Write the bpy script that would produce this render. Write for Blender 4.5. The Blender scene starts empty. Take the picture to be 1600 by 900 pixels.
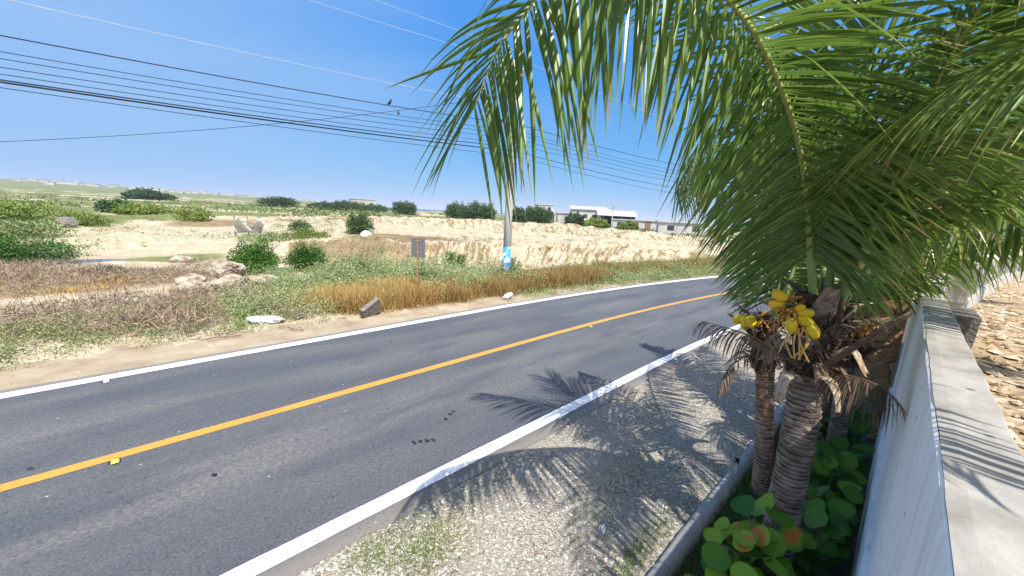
import bpy, math, random
import numpy as np
from mathutils import Vector, Matrix

SC = bpy.context.scene
COL = SC.collection
rad = math.radians
PI = math.pi

# ------------------------------------------------------------------ camera
AZ, PITCH, ROLL, EYE = rad(45.54), rad(11.02), math.atan(0.05), 3.0
cam_d = bpy.data.cameras.new('camera')
cam_d.sensor_width = 36
cam_d.lens = 13.5
cam_d.clip_start = 0.05
cam_d.clip_end = 90000
cam = bpy.data.objects.new('camera', cam_d)
COL.objects.link(cam)
f0 = Vector((-math.sin(AZ), math.cos(AZ), 0)); r0 = Vector((math.cos(AZ), math.sin(AZ), 0)); u0 = Vector((0, 0, 1))
fw = f0*math.cos(PITCH) - u0*math.sin(PITCH)
up = u0*math.cos(PITCH) + f0*math.sin(PITCH)
rt = r0*math.cos(ROLL) + up*math.sin(ROLL)
up = up*math.cos(ROLL) - r0*math.sin(ROLL)
M = Matrix((rt, up, -fw)).transposed().to_4x4()
M.translation = Vector((0, 0, EYE))
cam.matrix_world = M
SC.camera = cam

# ------------------------------------------------------------------ light
SUN = Vector((0.53, -0.22, 1.0)).normalized()
world = bpy.data.worlds.new('World'); SC.world = world; world.use_nodes = True
wn = world.node_tree; wn.nodes.clear()
sky = wn.nodes.new('ShaderNodeTexSky'); sky.sky_type = 'NISHITA'; sky.sun_disc = False
sky.sun_elevation = math.asin(SUN.z); sky.sun_rotation = math.atan2(SUN.x, SUN.y)
sky.altitude = 0; sky.air_density = 0.7; sky.dust_density = 0.0; sky.ozone_density = 5.0
bg = wn.nodes.new('ShaderNodeBackground'); bg.inputs['Strength'].default_value = 0.15
wo = wn.nodes.new('ShaderNodeOutputWorld')
# a response curve per channel: keeps the clear tropical blue at the top and holds the horizon below white
sep = wn.nodes.new('ShaderNodeSeparateColor'); cmb = wn.nodes.new('ShaderNodeCombineColor')
wn.links.new(sky.outputs[0], sep.inputs[0])
def wmath(op, a, b):
    m = wn.nodes.new('ShaderNodeMath'); m.operation = op
    for k, v in enumerate((a, b)):
        if isinstance(v, (int, float)): m.inputs[k].default_value = v
        else: wn.links.new(v, m.inputs[k])
    return m.outputs[0]
for k, (gain, gam) in enumerate(((0.345, 0.95), (0.39, 0.42), (0.58, 0.06))):
    wn.links.new(wmath('MULTIPLY', wmath('POWER', wmath('MULTIPLY', sep.outputs[k], 0.15), gam), gain/0.15), cmb.inputs[k])
# thin high haze, thicker toward the left
tc = wn.nodes.new('ShaderNodeTexCoord'); mp = wn.nodes.new('ShaderNodeMapping'); mp.inputs['Scale'].default_value = (1.2, 1.2, 5.0); mp.inputs['Rotation'].default_value = (0.3, 0.35, 0)
nz = wn.nodes.new('ShaderNodeTexNoise'); nz.inputs['Scale'].default_value = 1.3; nz.inputs['Detail'].default_value = 5; nz.inputs['Roughness'].default_value = 0.5
wn.links.new(tc.outputs['Generated'], mp.inputs[0]); wn.links.new(mp.outputs[0], nz.inputs['Vector'])
dt = wn.nodes.new('ShaderNodeVectorMath'); dt.operation = 'DOT_PRODUCT'; dt.inputs[1].default_value = (-0.98, -0.2, 0.0)
wn.links.new(tc.outputs['Generated'], dt.inputs[0])
side = wmath('MULTIPLY', wmath('MAXIMUM', wmath('SUBTRACT', dt.outputs['Value'], 0.62), 0.0), 1.9)
fac = wmath('MINIMUM', wmath('ADD', side, wmath('MULTIPLY', wmath('MAXIMUM', wmath('SUBTRACT', nz.outputs[0], 0.42), 0.0), 1.1)), 0.9)
mxw = wn.nodes.new('ShaderNodeMix'); mxw.data_type = 'RGBA'
wn.links.new(fac, mxw.inputs[0]); wn.links.new(cmb.outputs[0], mxw.inputs[6]); mxw.inputs[7].default_value = (1.45, 2.35, 3.85, 1)
# the sky whitens toward the sun behind the camera, added to fill the shade
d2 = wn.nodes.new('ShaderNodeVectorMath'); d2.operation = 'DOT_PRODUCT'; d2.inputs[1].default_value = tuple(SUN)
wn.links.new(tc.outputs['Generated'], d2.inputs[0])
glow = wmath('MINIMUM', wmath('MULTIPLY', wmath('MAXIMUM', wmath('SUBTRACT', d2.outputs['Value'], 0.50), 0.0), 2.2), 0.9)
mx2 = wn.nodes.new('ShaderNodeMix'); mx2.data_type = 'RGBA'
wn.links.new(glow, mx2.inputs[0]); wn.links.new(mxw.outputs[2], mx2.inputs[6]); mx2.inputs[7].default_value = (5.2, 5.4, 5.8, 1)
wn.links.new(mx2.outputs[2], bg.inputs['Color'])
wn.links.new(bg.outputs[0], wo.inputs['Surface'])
sd = bpy.data.lights.new('sun', 'SUN'); sd.energy = 4.8; sd.angle = rad(0.53); sd.color = (1.0, 0.955, 0.88)
so = bpy.data.objects.new('sun', sd); COL.objects.link(so); so.rotation_euler = SUN.to_track_quat('Z', 'Y').to_euler()
so.location = (20, -5, 40)
SC.view_settings.view_transform = 'Standard'
SC.view_settings.look = 'None'
SC.view_settings.exposure = 0.68
SC.view_settings.gamma = 1
SC.render.engine = 'CYCLES'
SC.cycles.use_denoising = True
SC.cycles.max_bounces = 8
SC.cycles.transparent_max_bounces = 8
SC.cycles.volume_bounces = 0

# ------------------------------------------------------------------ helpers
def tag(o, label=None, cat=None, group=None, kind=None):
    if label: o['label'] = label
    if cat: o['category'] = cat
    if group: o['group'] = group
    if kind: o['kind'] = kind
    return o

def empty(name, loc=(0, 0, 0), label=None, cat=None, group=None, rz=0, parent=None):
    o = bpy.data.objects.new(name, None); COL.objects.link(o)
    o.location = loc; o.rotation_euler = (0, 0, rz); o.empty_display_size = 0.2
    if parent: o.parent = parent
    return tag(o, label, cat, group)

def smoothstep(a, b, x):
    t = np.clip((x-a)/(b-a), 0, 1); return t*t*(3-2*t)

def _hash(ix, iy, seed):
    n = (ix.astype(np.int64)*374761393 + iy.astype(np.int64)*668265263 + seed*974634777) & 0xffffffff
    n = ((n ^ (n >> 13))*1274126177) & 0xffffffff
    return ((n ^ (n >> 16)) & 0xffff)/65535.0

def noise2(x, y, seed=0):
    x = np.asarray(x, float); y = np.asarray(y, float)
    ix = np.floor(x); iy = np.floor(y); fx = x-ix; fy = y-iy
    fx = fx*fx*(3-2*fx); fy = fy*fy*(3-2*fy)
    a = _hash(ix, iy, seed); b = _hash(ix+1, iy, seed); c = _hash(ix, iy+1, seed); d = _hash(ix+1, iy+1, seed)
    return (a*(1-fx)+b*fx)*(1-fy) + (c*(1-fx)+d*fx)*fy

def fbm(x, y, seed=0, octs=4):
    s = 0; a = 0.5; t = 0
    for k in range(octs):
        s = s + a*noise2(np.asarray(x)*2**k, np.asarray(y)*2**k, seed+k); t += a; a *= 0.5
    return s/t

def norm(v):
    v = np.asarray(v, float)
    return v/np.maximum(np.linalg.norm(v, axis=-1, keepdims=True), 1e-9)

class Acc:
    """collects quads and triangles, with one float per vertex, for ONE mesh"""
    def __init__(self):
        self.v = []; self.f4 = []; self.f3 = []; self.a = []; self.n = 0
    def add(self, v, f4=None, f3=None, var=0.5):
        v = np.asarray(v, float).reshape(-1, 3); k = len(v)
        self.v.append(v)
        a = np.asarray(var, float)
        self.a.append(np.full(k, float(a)) if a.ndim == 0 else a.reshape(-1))
        if f4 is not None and len(f4): self.f4.append(np.asarray(f4, int).reshape(-1, 4)+self.n)
        if f3 is not None and len(f3): self.f3.append(np.asarray(f3, int).reshape(-1, 3)+self.n)
        self.n += k
    def box(self, c, s, rz=0, var=0.5, taper=1.0, jit=0, rng=None):
        hx, hy, hz = s[0]/2, s[1]/2, s[2]/2
        p = np.array([[x*hx*(taper if z > 0 else 1), y*hy*(taper if z > 0 else 1), z*hz] for z in (-1, 1) for y in (-1, 1) for x in (-1, 1)], float)
        if jit: p += (rng or np.random.default_rng(1)).normal(0, jit, p.shape)
        cs, sn = math.cos(rz), math.sin(rz)
        q = np.stack([p[:, 0]*cs-p[:, 1]*sn, p[:, 0]*sn+p[:, 1]*cs, p[:, 2]], 1)+np.array(c, float)
        self.add(q, [[0, 2, 3, 1], [4, 5, 7, 6], [0, 1, 5, 4], [2, 6, 7, 3], [0, 4, 6, 2], [1, 3, 7, 5]], var=var)
    def tube(self, pts, r, sides=8, var=0.5, cap=True, flat=1.0, side_hint=None):
        pts = np.asarray(pts, float); n = len(pts)
        r = np.full(n, float(r)) if np.ndim(r) == 0 else np.asarray(r, float)
        T = norm(np.gradient(pts, axis=0))
        h = np.array([0, 0, 1.0]) if side_hint is None else np.asarray(side_hint, float)
        if side_hint is None and abs(T[0] @ h) > 0.9: h = np.array([1.0, 0, 0])
        S = norm(np.cross(T, h)); N = np.cross(S, T)
        a = np.linspace(0, 2*PI, sides, endpoint=False)
        ring = pts[:, None] + r[:, None, None]*(S[:, None]*np.cos(a)[None, :, None] + flat*N[:, None]*np.sin(a)[None, :, None])
        i = np.arange(n-1)[:, None]*sides; j = np.arange(sides)[None]; jn = (j+1) % sides
        f = np.stack([i+j, i+jn, i+sides+jn, i+sides+j], -1).reshape(-1, 4)
        v = ring.reshape(-1, 3); f3 = []
        va = np.repeat(np.full(n, var) if np.ndim(var) == 0 else np.asarray(var), sides)
        if cap:
            v = np.vstack([v, pts[0], pts[-1]]); va = np.append(va, [va[0], va[-1]])
            for k in range(sides):
                f3.append([n*sides, (k+1) % sides, k]); f3.append([n*sides+1, (n-1)*sides+k, (n-1)*sides+(k+1) % sides])
        self.add(v, f, f3, va)
    def build(self, name, mat, parent=None, smooth=False, loc=(0, 0, 0)):
        v = np.vstack(self.v) - np.array(loc, float)
        f4 = np.vstack(self.f4) if self.f4 else np.zeros((0, 4), int)
        f3 = np.vstack(self.f3) if self.f3 else np.zeros((0, 3), int)
        me = bpy.data.meshes.new(name)
        me.vertices.add(len(v)); me.vertices.foreach_set('co', v.astype(np.float32).ravel())
        loops = np.concatenate([f4.ravel(), f3.ravel()]).astype(np.int32)
        tot = np.concatenate([np.full(len(f4), 4), np.full(len(f3), 3)]).astype(np.int32)
        me.loops.add(len(loops)); me.loops.foreach_set('vertex_index', loops)
        me.polygons.add(len(tot))
        me.polygons.foreach_set('loop_start', np.concatenate([[0], np.cumsum(tot)[:-1]]).astype(np.int32))
        me.polygons.foreach_set('loop_total', tot)
        me.polygons.foreach_set('use_smooth', np.full(len(tot), bool(smooth)))
        at = me.attributes.new('var', 'FLOAT', 'POINT'); at.data.foreach_set('value', np.concatenate(self.a).astype(np.float32))
        me.update(calc_edges=True)
        me.materials.append(mat)
        o = bpy.data.objects.new(name, me); COL.objects.link(o); o.location = loc
        if parent: o.parent = parent
        return o

def catmull(P, n):
    P = np.asarray(P, float); P = np.vstack([2*P[0]-P[1], P, 2*P[-1]-P[-2]])
    out = []
    for i in range(1, len(P)-2):
        t = np.linspace(0, 1, 24, endpoint=False)[:, None]
        a, b, c, d = P[i-1], P[i], P[i+1], P[i+2]
        out.append(0.5*((2*b)+(-a+c)*t+(2*a-5*b+4*c-d)*t**2+(-a+3*b-3*c+d)*t**3))
    out.append(P[-2][None]); q = np.vstack(out)
    L = np.concatenate([[0], np.cumsum(np.linalg.norm(np.diff(q, axis=0), axis=1))])
    s = np.linspace(0, L[-1], n)
    return np.stack([np.interp(s, L, q[:, k]) for k in range(3)], 1)

# ------------------------------------------------------------------ materials
def new_mat(name):
    m = bpy.data.materials.new(name); m.use_nodes = True
    nt = m.node_tree; nt.nodes.clear()
    out = nt.nodes.new('ShaderNodeOutputMaterial'); b = nt.nodes.new('ShaderNodeBsdfPrincipled')
    nt.links.new(b.outputs[0], out.inputs[0])
    return m, nt, b, out

def ramp(nt, src, stops):
    r = nt.nodes.new('ShaderNodeValToRGB'); e = r.color_ramp.elements
    while len(e) < len(stops): e.new(0.5)
    for k, (p, c) in enumerate(stops):
        e[k].position = p; e[k].color = (*c, 1)
    nt.links.new(src, r.inputs[0]); return r.outputs[0]

def tex(nt, kind, scale, coord='Object', detail=4, rough=0.6, sx=None, out=None):
    tc = nt.nodes.new('ShaderNodeTexCoord'); src = tc.outputs[coord]
    if sx:
        mp = nt.nodes.new('ShaderNodeMapping'); mp.inputs['Scale'].default_value = sx
        if len(sx) == 4: pass
        nt.links.new(src, mp.inputs[0]); src = mp.outputs[0]
    if kind == 'noise':
        t = nt.nodes.new('ShaderNodeTexNoise'); t.inputs['Detail'].default_value = detail; t.inputs['Roughness'].default_value = rough
    elif kind == 'voronoi':
        t = nt.nodes.new('ShaderNodeTexVoronoi')
    elif kind == 'wave':
        t = nt.nodes.new('ShaderNodeTexWave')
    t.inputs['Scale'].default_value = scale
    nt.links.new(src, t.inputs['Vector'])
    return t.outputs[out] if out else t.outputs[0]

def mix(nt, fac, a, b, mode='MIX'):
    m = nt.nodes.new('ShaderNodeMix'); m.data_type = 'RGBA'; m.blend_type = mode
    for sock, val in ((m.inputs['Factor'], fac), (m.inputs['A'], a), (m.inputs['B'], b)):
        pass
    ins = {'f': m.inputs[0], 'a': m.inputs[6], 'b': m.inputs[7]}
    for k, val in (('f', fac), ('a', a), ('b', b)):
        if isinstance(val, (int, float)): ins[k].default_value = val
        elif isinstance(val, tuple): ins[k].default_value = (*val, 1)
        else: nt.links.new(val, ins[k])
    return m.outputs[2]

def math_(nt, op, a, b=0.0, clamp=False):
    m = nt.nodes.new('ShaderNodeMath'); m.operation = op; m.use_clamp = clamp
    for k, v in enumerate((a, b)):
        if isinstance(v, (int, float)): m.inputs[k].default_value = v
        else: nt.links.new(v, m.inputs[k])
    return m.outputs[0]

def bump(nt, b, h, strength=0.4, dist=0.02):
    n = nt.nodes.new('ShaderNodeBump'); n.inputs['Strength'].default_value = strength; n.inputs['Distance'].default_value = dist
    nt.links.new(h, n.inputs['Height']); nt.links.new(n.outputs[0], b.inputs['Normal'])

def attr(nt, name='var'):
    a = nt.nodes.new('ShaderNodeAttribute'); a.attribute_name = name; return a.outputs['Fac']

def var_mat(name, stops, rough=0.7, trans=0.0, spec=0.3, nscale=0, namp=0.0, bumps=None):
    """colour from the per-vertex number 'var' through a ramp, optional noise and light through the leaf"""
    m, nt, b, out = new_mat(name)
    f = attr(nt)
    if namp:
        nz = tex(nt, 'noise', nscale)
        f = math_(nt, 'ADD', f, math_(nt, 'MULTIPLY', math_(nt, 'SUBTRACT', nz, 0.5), namp), True)
    c = ramp(nt, f, stops)
    nt.links.new(c, b.inputs['Base Color'])
    b.inputs['Roughness'].default_value = rough; b.inputs['Specular IOR Level'].default_value = spec
    if bumps: bump(nt, b, tex(nt, 'noise', bumps[0]), bumps[1], bumps[2])
    if trans:
        tr = nt.nodes.new('ShaderNodeBsdfTranslucent'); nt.links.new(mix(nt, 0.5, c, (0.25, 0.42, 0.03), 'SCREEN') if False else c, tr.inputs[0])
        ms = nt.nodes.new('ShaderNodeMixShader'); ms.inputs[0].default_value = trans
        nt.links.new(b.outputs[0], ms.inputs[1]); nt.links.new(tr.outputs[0], ms.inputs[2]); nt.links.new(ms.outputs[0], out.inputs[0])
    return m

def noise_mat(name, stops, scale=3, rough=0.8, bumps=(20, 0.3, 0.02), detail=6, spec=0.3, metal=0, sx=None):
    m, nt, b, out = new_mat(name)
    c = ramp(nt, tex(nt, 'noise', scale, detail=detail, sx=sx), stops)
    nt.links.new(c, b.inputs['Base Color']); b.inputs['Roughness'].default_value = rough
    b.inputs['Specular IOR Level'].default_value = spec; b.inputs['Metallic'].default_value = metal
    if bumps: bump(nt, b, tex(nt, 'noise', bumps[0]), bumps[1], bumps[2])
    return m

MAT = {}
MAT['frond'] = var_mat('palm_leaflet', [(0, (0.052, 0.110, 0.018)), (0.35, (0.105, 0.190, 0.030)), (0.7, (0.185, 0.275, 0.050)), (0.88, (0.27, 0.33, 0.07)), (0.94, (0.40, 0.30, 0.12)), (1, (0.48, 0.38, 0.23))], rough=0.34, trans=0.42, spec=0.6, nscale=7, namp=0.10)
MAT['rachis'] = var_mat('palm_rachis', [(0, (0.17, 0.25, 0.06)), (0.5, (0.30, 0.32, 0.10)), (1, (0.42, 0.34, 0.16))], rough=0.45, nscale=14, namp=0.3)
MAT['deadleaf'] = var_mat('dead_palm_leaf', [(0, (0.07, 0.045, 0.03)), (0.5, (0.17, 0.11, 0.07)), (1, (0.36, 0.26, 0.17))], rough=0.8, nscale=20, namp=0.4, spec=0.15)
MAT['husk'] = var_mat('palm_leaf_base', [(0, (0.06, 0.038, 0.024)), (0.4, (0.17, 0.11, 0.07)), (0.75, (0.34, 0.25, 0.17)), (1, (0.50, 0.41, 0.30))], rough=0.8, nscale=11, namp=0.6, spec=0.2, bumps=(40, 0.5, 0.01))
MAT['fibre'] = var_mat('palm_fibre', [(0, (0.035, 0.02, 0.012)), (1, (0.16, 0.09, 0.05))], rough=0.9)
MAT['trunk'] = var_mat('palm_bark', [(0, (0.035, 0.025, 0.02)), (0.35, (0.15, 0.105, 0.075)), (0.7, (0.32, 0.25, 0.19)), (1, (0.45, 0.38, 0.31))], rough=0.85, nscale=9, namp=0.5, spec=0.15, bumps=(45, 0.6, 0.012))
MAT['trunk_red'] = var_mat('reddish_palm_bark', [(0, (0.05, 0.03, 0.02)), (0.4, (0.26, 0.14, 0.08)), (0.75, (0.46, 0.31, 0.20)), (1, (0.55, 0.45, 0.34))], rough=0.85, nscale=7, namp=0.5, spec=0.15, bumps=(45, 0.6, 0.012))
MAT['coconut'] = var_mat('yellow_coconut', [(0, (0.62, 0.40, 0.015)), (0.6, (0.80, 0.52, 0.015)), (1, (0.85, 0.42, 0.02))], rough=0.38, nscale=9, namp=0.5)
MAT['stalk'] = var_mat('fruit_stalk', [(0, (0.35, 0.14, 0.02)), (0.5, (0.62, 0.28, 0.03)), (1, (0.66, 0.44, 0.14))], rough=0.6)
MAT['shrub'] = var_mat('grey_green_leaf', [(0, (0.056, 0.084, 0.025)), (0.35, (0.146, 0.207, 0.067)), (0.7, (0.291, 0.358, 0.146)), (1, (0.470, 0.493, 0.269))], rough=0.6, trans=0.2)
MAT['green'] = var_mat('green_leaf', [(0, (0.022, 0.058, 0.010)), (0.5, (0.055, 0.15, 0.016)), (1, (0.14, 0.30, 0.035))], rough=0.45, trans=0.3)
MAT['dkgreen'] = var_mat('dark_green_leaf', [(0, (0.02, 0.045, 0.015)), (0.5, (0.045, 0.095, 0.028)), (1, (0.10, 0.17, 0.05))], rough=0.55, trans=0.15)
MAT['lime'] = var_mat('light_green_leaf', [(0, (0.07, 0.12, 0.015)), (0.5, (0.18, 0.26, 0.04)), (1, (0.34, 0.38, 0.09))], rough=0.5, trans=0.25)
MAT['drygrass'] = var_mat('dry_grass', [(0, (0.16, 0.085, 0.025)), (0.35, (0.36, 0.21, 0.055)), (0.75, (0.52, 0.35, 0.12)), (1, (0.60, 0.48, 0.24))], rough=0.8, trans=0.2)
MAT['rustgrass'] = var_mat('russet_grass', [(0, (0.12, 0.065, 0.022)), (0.5, (0.30, 0.175, 0.06)), (0.8, (0.42, 0.28, 0.11)), (1, (0.34, 0.33, 0.13))], rough=0.8, trans=0.2)
MAT['scrub'] = var_mat('dead_scrub', [(0, (0.101, 0.066, 0.046)), (0.5, (0.274, 0.193, 0.142)), (0.85, (0.446, 0.344, 0.263)), (1, (0.304, 0.333, 0.142))], rough=0.9)
MAT['grass'] = var_mat('green_grass', [(0, (0.03, 0.07, 0.01)), (0.6, (0.09, 0.17, 0.03)), (1, (0.24, 0.27, 0.07))], rough=0.6, trans=0.25)
MAT['grape'] = var_mat('round_leaf', [(0, (0.03, 0.10, 0.014)), (0.45, (0.06, 0.19, 0.022)), (0.8, (0.18, 0.36, 0.025)), (0.93, (0.30, 0.46, 0.035)), (0.96, (0.62, 0.20, 0.04)), (1, (0.66, 0.26, 0.05))], rough=0.42, trans=0.4)
MAT['stem'] = noise_mat('woody_stem', [(0.3, (0.10, 0.07, 0.045)), (0.7, (0.24, 0.18, 0.12))], 8)
MAT['white_wall'] = noise_mat('white_render', [(0.25, (0.74, 0.74, 0.73)), (0.5, (0.84, 0.84, 0.83)), (0.75, (0.88, 0.88, 0.87))], 2.2, rough=0.75, bumps=(60, 0.12, 0.004), sx=(1, 3.5, 0.5))
MAT['concrete'] = noise_mat('weathered_concrete', [(0.25, (0.186, 0.174, 0.155)), (0.5, (0.310, 0.291, 0.267)), (0.72, (0.384, 0.366, 0.335))], 5, bumps=(70, 0.35, 0.006))
MAT['rough_concrete'] = noise_mat('rough_concrete', [(0.3, (0.084, 0.075, 0.066)), (0.5, (0.180, 0.162, 0.144)), (0.7, (0.312, 0.288, 0.252))], 14, bumps=(30, 0.9, 0.03))
MAT['whitewash'] = noise_mat('whitewashed_concrete', [(0.3, (0.338, 0.315, 0.285)), (0.5, (0.495, 0.473, 0.435)), (0.7, (0.570, 0.555, 0.525))], 7, bumps=(50, 0.3, 0.008))
MAT['pole'] = noise_mat('pole_concrete', [(0.3, (0.375, 0.360, 0.330)), (0.7, (0.495, 0.480, 0.450))], 4, bumps=(50, 0.2, 0.004), sx=(1, 1, 0.15))
MAT['steel'] = noise_mat('galvanised_steel', [(0.3, (0.30, 0.31, 0.33)), (0.7, (0.44, 0.45, 0.47))], 6, rough=0.5, bumps=None)
MAT['sign_back'] = noise_mat('grey_painted_sheet', [(0.3, (0.125, 0.13, 0.15)), (0.7, (0.17, 0.175, 0.195))], 6, rough=0.6, bumps=None)
MAT['rust'] = noise_mat('rusty_steel', [(0.3, (0.22, 0.12, 0.06)), (0.7, (0.42, 0.28, 0.15))], 12, bumps=(40, 0.3, 0.004))
MAT['cable'] = noise_mat('black_cable', [(0.3, (0.012, 0.014, 0.02)), (0.7, (0.03, 0.032, 0.04))], 5, rough=0.6, bumps=None)
MAT['pale_wire'] = noise_mat('bare_aluminium_wire', [(0.3, (0.42, 0.46, 0.52)), (0.7, (0.6, 0.64, 0.7))], 5, rough=0.5, bumps=None)
MAT['porcelain'] = noise_mat('brown_porcelain', [(0.3, (0.22, 0.15, 0.10)), (0.7, (0.50, 0.42, 0.33))], 9, rough=0.4, bumps=None)
MAT['rock'] = noise_mat('limestone', [(0.32, (0.10, 0.075, 0.05)), (0.44, (0.26, 0.19, 0.125)), (0.54, (0.40, 0.34, 0.26)), (0.7, (0.50, 0.46, 0.40))], 2.6, bumps=(7, 1.0, 0.10))
MAT['white_bag'] = noise_mat('white_plastic', [(0.3, (0.510, 0.493, 0.476)), (0.7, (0.714, 0.705, 0.697))], 6, rough=0.5, bumps=(25, 0.5, 0.02))
MAT['black'] = noise_mat('black_plastic', [(0.3, (0.015, 0.015, 0.016)), (0.7, (0.035, 0.035, 0.035))], 6, rough=0.5, bumps=None)
MAT['bird'] = noise_mat('dark_feathers', [(0.3, (0.03, 0.025, 0.022)), (0.7, (0.09, 0.07, 0.06))], 20, bumps=None)
MAT['stud_yellow'] = noise_mat('yellow_reflector', [(0.3, (0.70, 0.55, 0.05)), (0.7, (0.85, 0.72, 0.10))], 30, rough=0.3, bumps=None)
MAT['stud_white'] = noise_mat('white_reflector', [(0.3, (0.66, 0.66, 0.66)), (0.7, (0.84, 0.84, 0.84))], 30, rough=0.3, bumps=None)
MAT['roof'] = noise_mat('pale_metal_roof', [(0.3, (0.390, 0.383, 0.375)), (0.7, (0.540, 0.532, 0.525))], 1, rough=0.6, bumps=None)
MAT['house_white'] = noise_mat('white_house_wall', [(0.3, (0.390, 0.390, 0.383)), (0.7, (0.555, 0.547, 0.532))], 0.6, bumps=None)
MAT['house_grey'] = noise_mat('grey_house_wall', [(0.3, (0.30, 0.30, 0.30)), (0.7, (0.46, 0.45, 0.43))], 0.6, bumps=None)
MAT['house_red'] = noise_mat('red_painted_wall', [(0.3, (0.42, 0.12, 0.08)), (0.7, (0.52, 0.18, 0.12))], 0.6, bumps=None)
MAT['window'] = noise_mat('dark_window', [(0.3, (0.03, 0.035, 0.04)), (0.7, (0.07, 0.08, 0.09))], 2, rough=0.2, bumps=None)
MAT['brown_door'] = noise_mat('brown_door', [(0.3, (0.20, 0.11, 0.07)), (0.7, (0.30, 0.18, 0.12))], 2, bumps=None)
MAT['pebble'] = var_mat('shell_pebble', [(0, (0.144, 0.122, 0.101)), (0.3, (0.302, 0.266, 0.223)), (0.7, (0.446, 0.410, 0.353)), (1, (0.576, 0.547, 0.490))], rough=0.7)
MAT['rubble'] = var_mat('rubble_stone', [(0, (0.154, 0.098, 0.056)), (0.35, (0.336, 0.238, 0.140)), (0.7, (0.448, 0.350, 0.231)), (1, (0.532, 0.490, 0.420))], rough=0.8, nscale=12, namp=0.3)
MAT['soil'] = noise_mat('dark_soil', [(0.3, (0.05, 0.035, 0.025)), (0.55, (0.12, 0.09, 0.065)), (0.8, (0.22, 0.18, 0.13))], 6, bumps=(40, 0.9, 0.03))

def weather_concrete(m):
    nt = m.node_tree; b = next(n for n in nt.nodes if n.type == 'BSDF_PRINCIPLED'); src = b.inputs['Base Color'].links[0].from_socket
    v = nt.nodes.new('ShaderNodeTexVoronoi'); v.inputs['Scale'].default_value = 7
    tc = nt.nodes.new('ShaderNodeTexCoord'); nt.links.new(tc.outputs['Object'], v.inputs['Vector'])
    sp = nt.nodes.new('ShaderNodeSeparateColor'); nt.links.new(v.outputs['Color'], sp.inputs[0])
    pits = math_(nt, 'MULTIPLY', math_(nt, 'LESS_THAN', v.outputs['Distance'], 0.10), math_(nt, 'GREATER_THAN', sp.outputs[0], 0.80))
    c = mix(nt, math_(nt, 'MULTIPLY', pits, 0.85), src, (0.09, 0.08, 0.07))
    st = ramp(nt, tex(nt, 'noise', 2.0, detail=9, rough=0.75, sx=(3.0, 1.2, 2.0)), [(0.48, (0, 0, 0)), (0.62, (1, 1, 1))])
    c = mix(nt, math_(nt, 'MULTIPLY', st, 0.45), c, (0.20, 0.18, 0.155))
    nt.links.new(c, b.inputs['Base Color'])
weather_concrete(MAT['concrete'])
def weather_white_wall(m):
    nt = m.node_tree; b = next(n for n in nt.nodes if n.type == 'BSDF_PRINCIPLED'); src = b.inputs['Base Color'].links[0].from_socket
    v = nt.nodes.new('ShaderNodeTexVoronoi'); v.inputs['Scale'].default_value = 7
    tc = nt.nodes.new('ShaderNodeTexCoord'); nt.links.new(tc.outputs['Object'], v.inputs['Vector'])
    sp = nt.nodes.new('ShaderNodeSeparateColor'); nt.links.new(v.outputs['Color'], sp.inputs[0])
    pits = math_(nt, 'MULTIPLY', math_(nt, 'LESS_THAN', v.outputs['Distance'], 0.10), math_(nt, 'GREATER_THAN', sp.outputs[0], 0.93))
    c = mix(nt, math_(nt, 'MULTIPLY', pits, 0.85), src, (0.09, 0.08, 0.07))
    st = ramp(nt, tex(nt, 'noise', 2.0, detail=9, rough=0.75, sx=(1, 5.0, 0.5)), [(0.48, (0, 0, 0)), (0.62, (1, 1, 1))])
    c = mix(nt, math_(nt, 'MULTIPLY', st, 0.35), c, (0.40, 0.39, 0.37))
    nt.links.new(c, b.inputs['Base Color'])
weather_white_wall(MAT['white_wall'])

def stone_mat():
    m, nt, b, out = new_mat('stone_cladding')
    v = nt.nodes.new('ShaderNodeTexVoronoi'); v.feature = 'DISTANCE_TO_EDGE'; v.inputs['Scale'].default_value = 5.5
    v2 = nt.nodes.new('ShaderNodeTexVoronoi'); v2.inputs['Scale'].default_value = 5.5
    tc = nt.nodes.new('ShaderNodeTexCoord'); nt.links.new(tc.outputs['Object'], v.inputs['Vector']); nt.links.new(tc.outputs['Object'], v2.inputs['Vector'])
    sp = nt.nodes.new('ShaderNodeSeparateColor'); nt.links.new(v2.outputs['Color'], sp.inputs[0])
    c = ramp(nt, sp.outputs[0], [(0, (0.34, 0.17, 0.07)), (0.5, (0.48, 0.28, 0.12)), (1, (0.60, 0.42, 0.22))])
    c = mix(nt, math_(nt, 'MULTIPLY', tex(nt, 'noise', 14), 0.7), c, (0.32, 0.20, 0.10))
    j = math_(nt, 'LESS_THAN', v.outputs[0], 0.018)
    c = mix(nt, math_(nt, 'MULTIPLY', j, 0.7), c, (0.24, 0.17, 0.11))
    nt.links.new(c, b.inputs['Base Color']); b.inputs['Roughness'].default_value = 0.85
    bump(nt, b, math_(nt, 'MINIMUM', v.outputs[0], 0.08), 1.0, 0.15)
    return m
MAT['stone'] = stone_mat()

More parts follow.
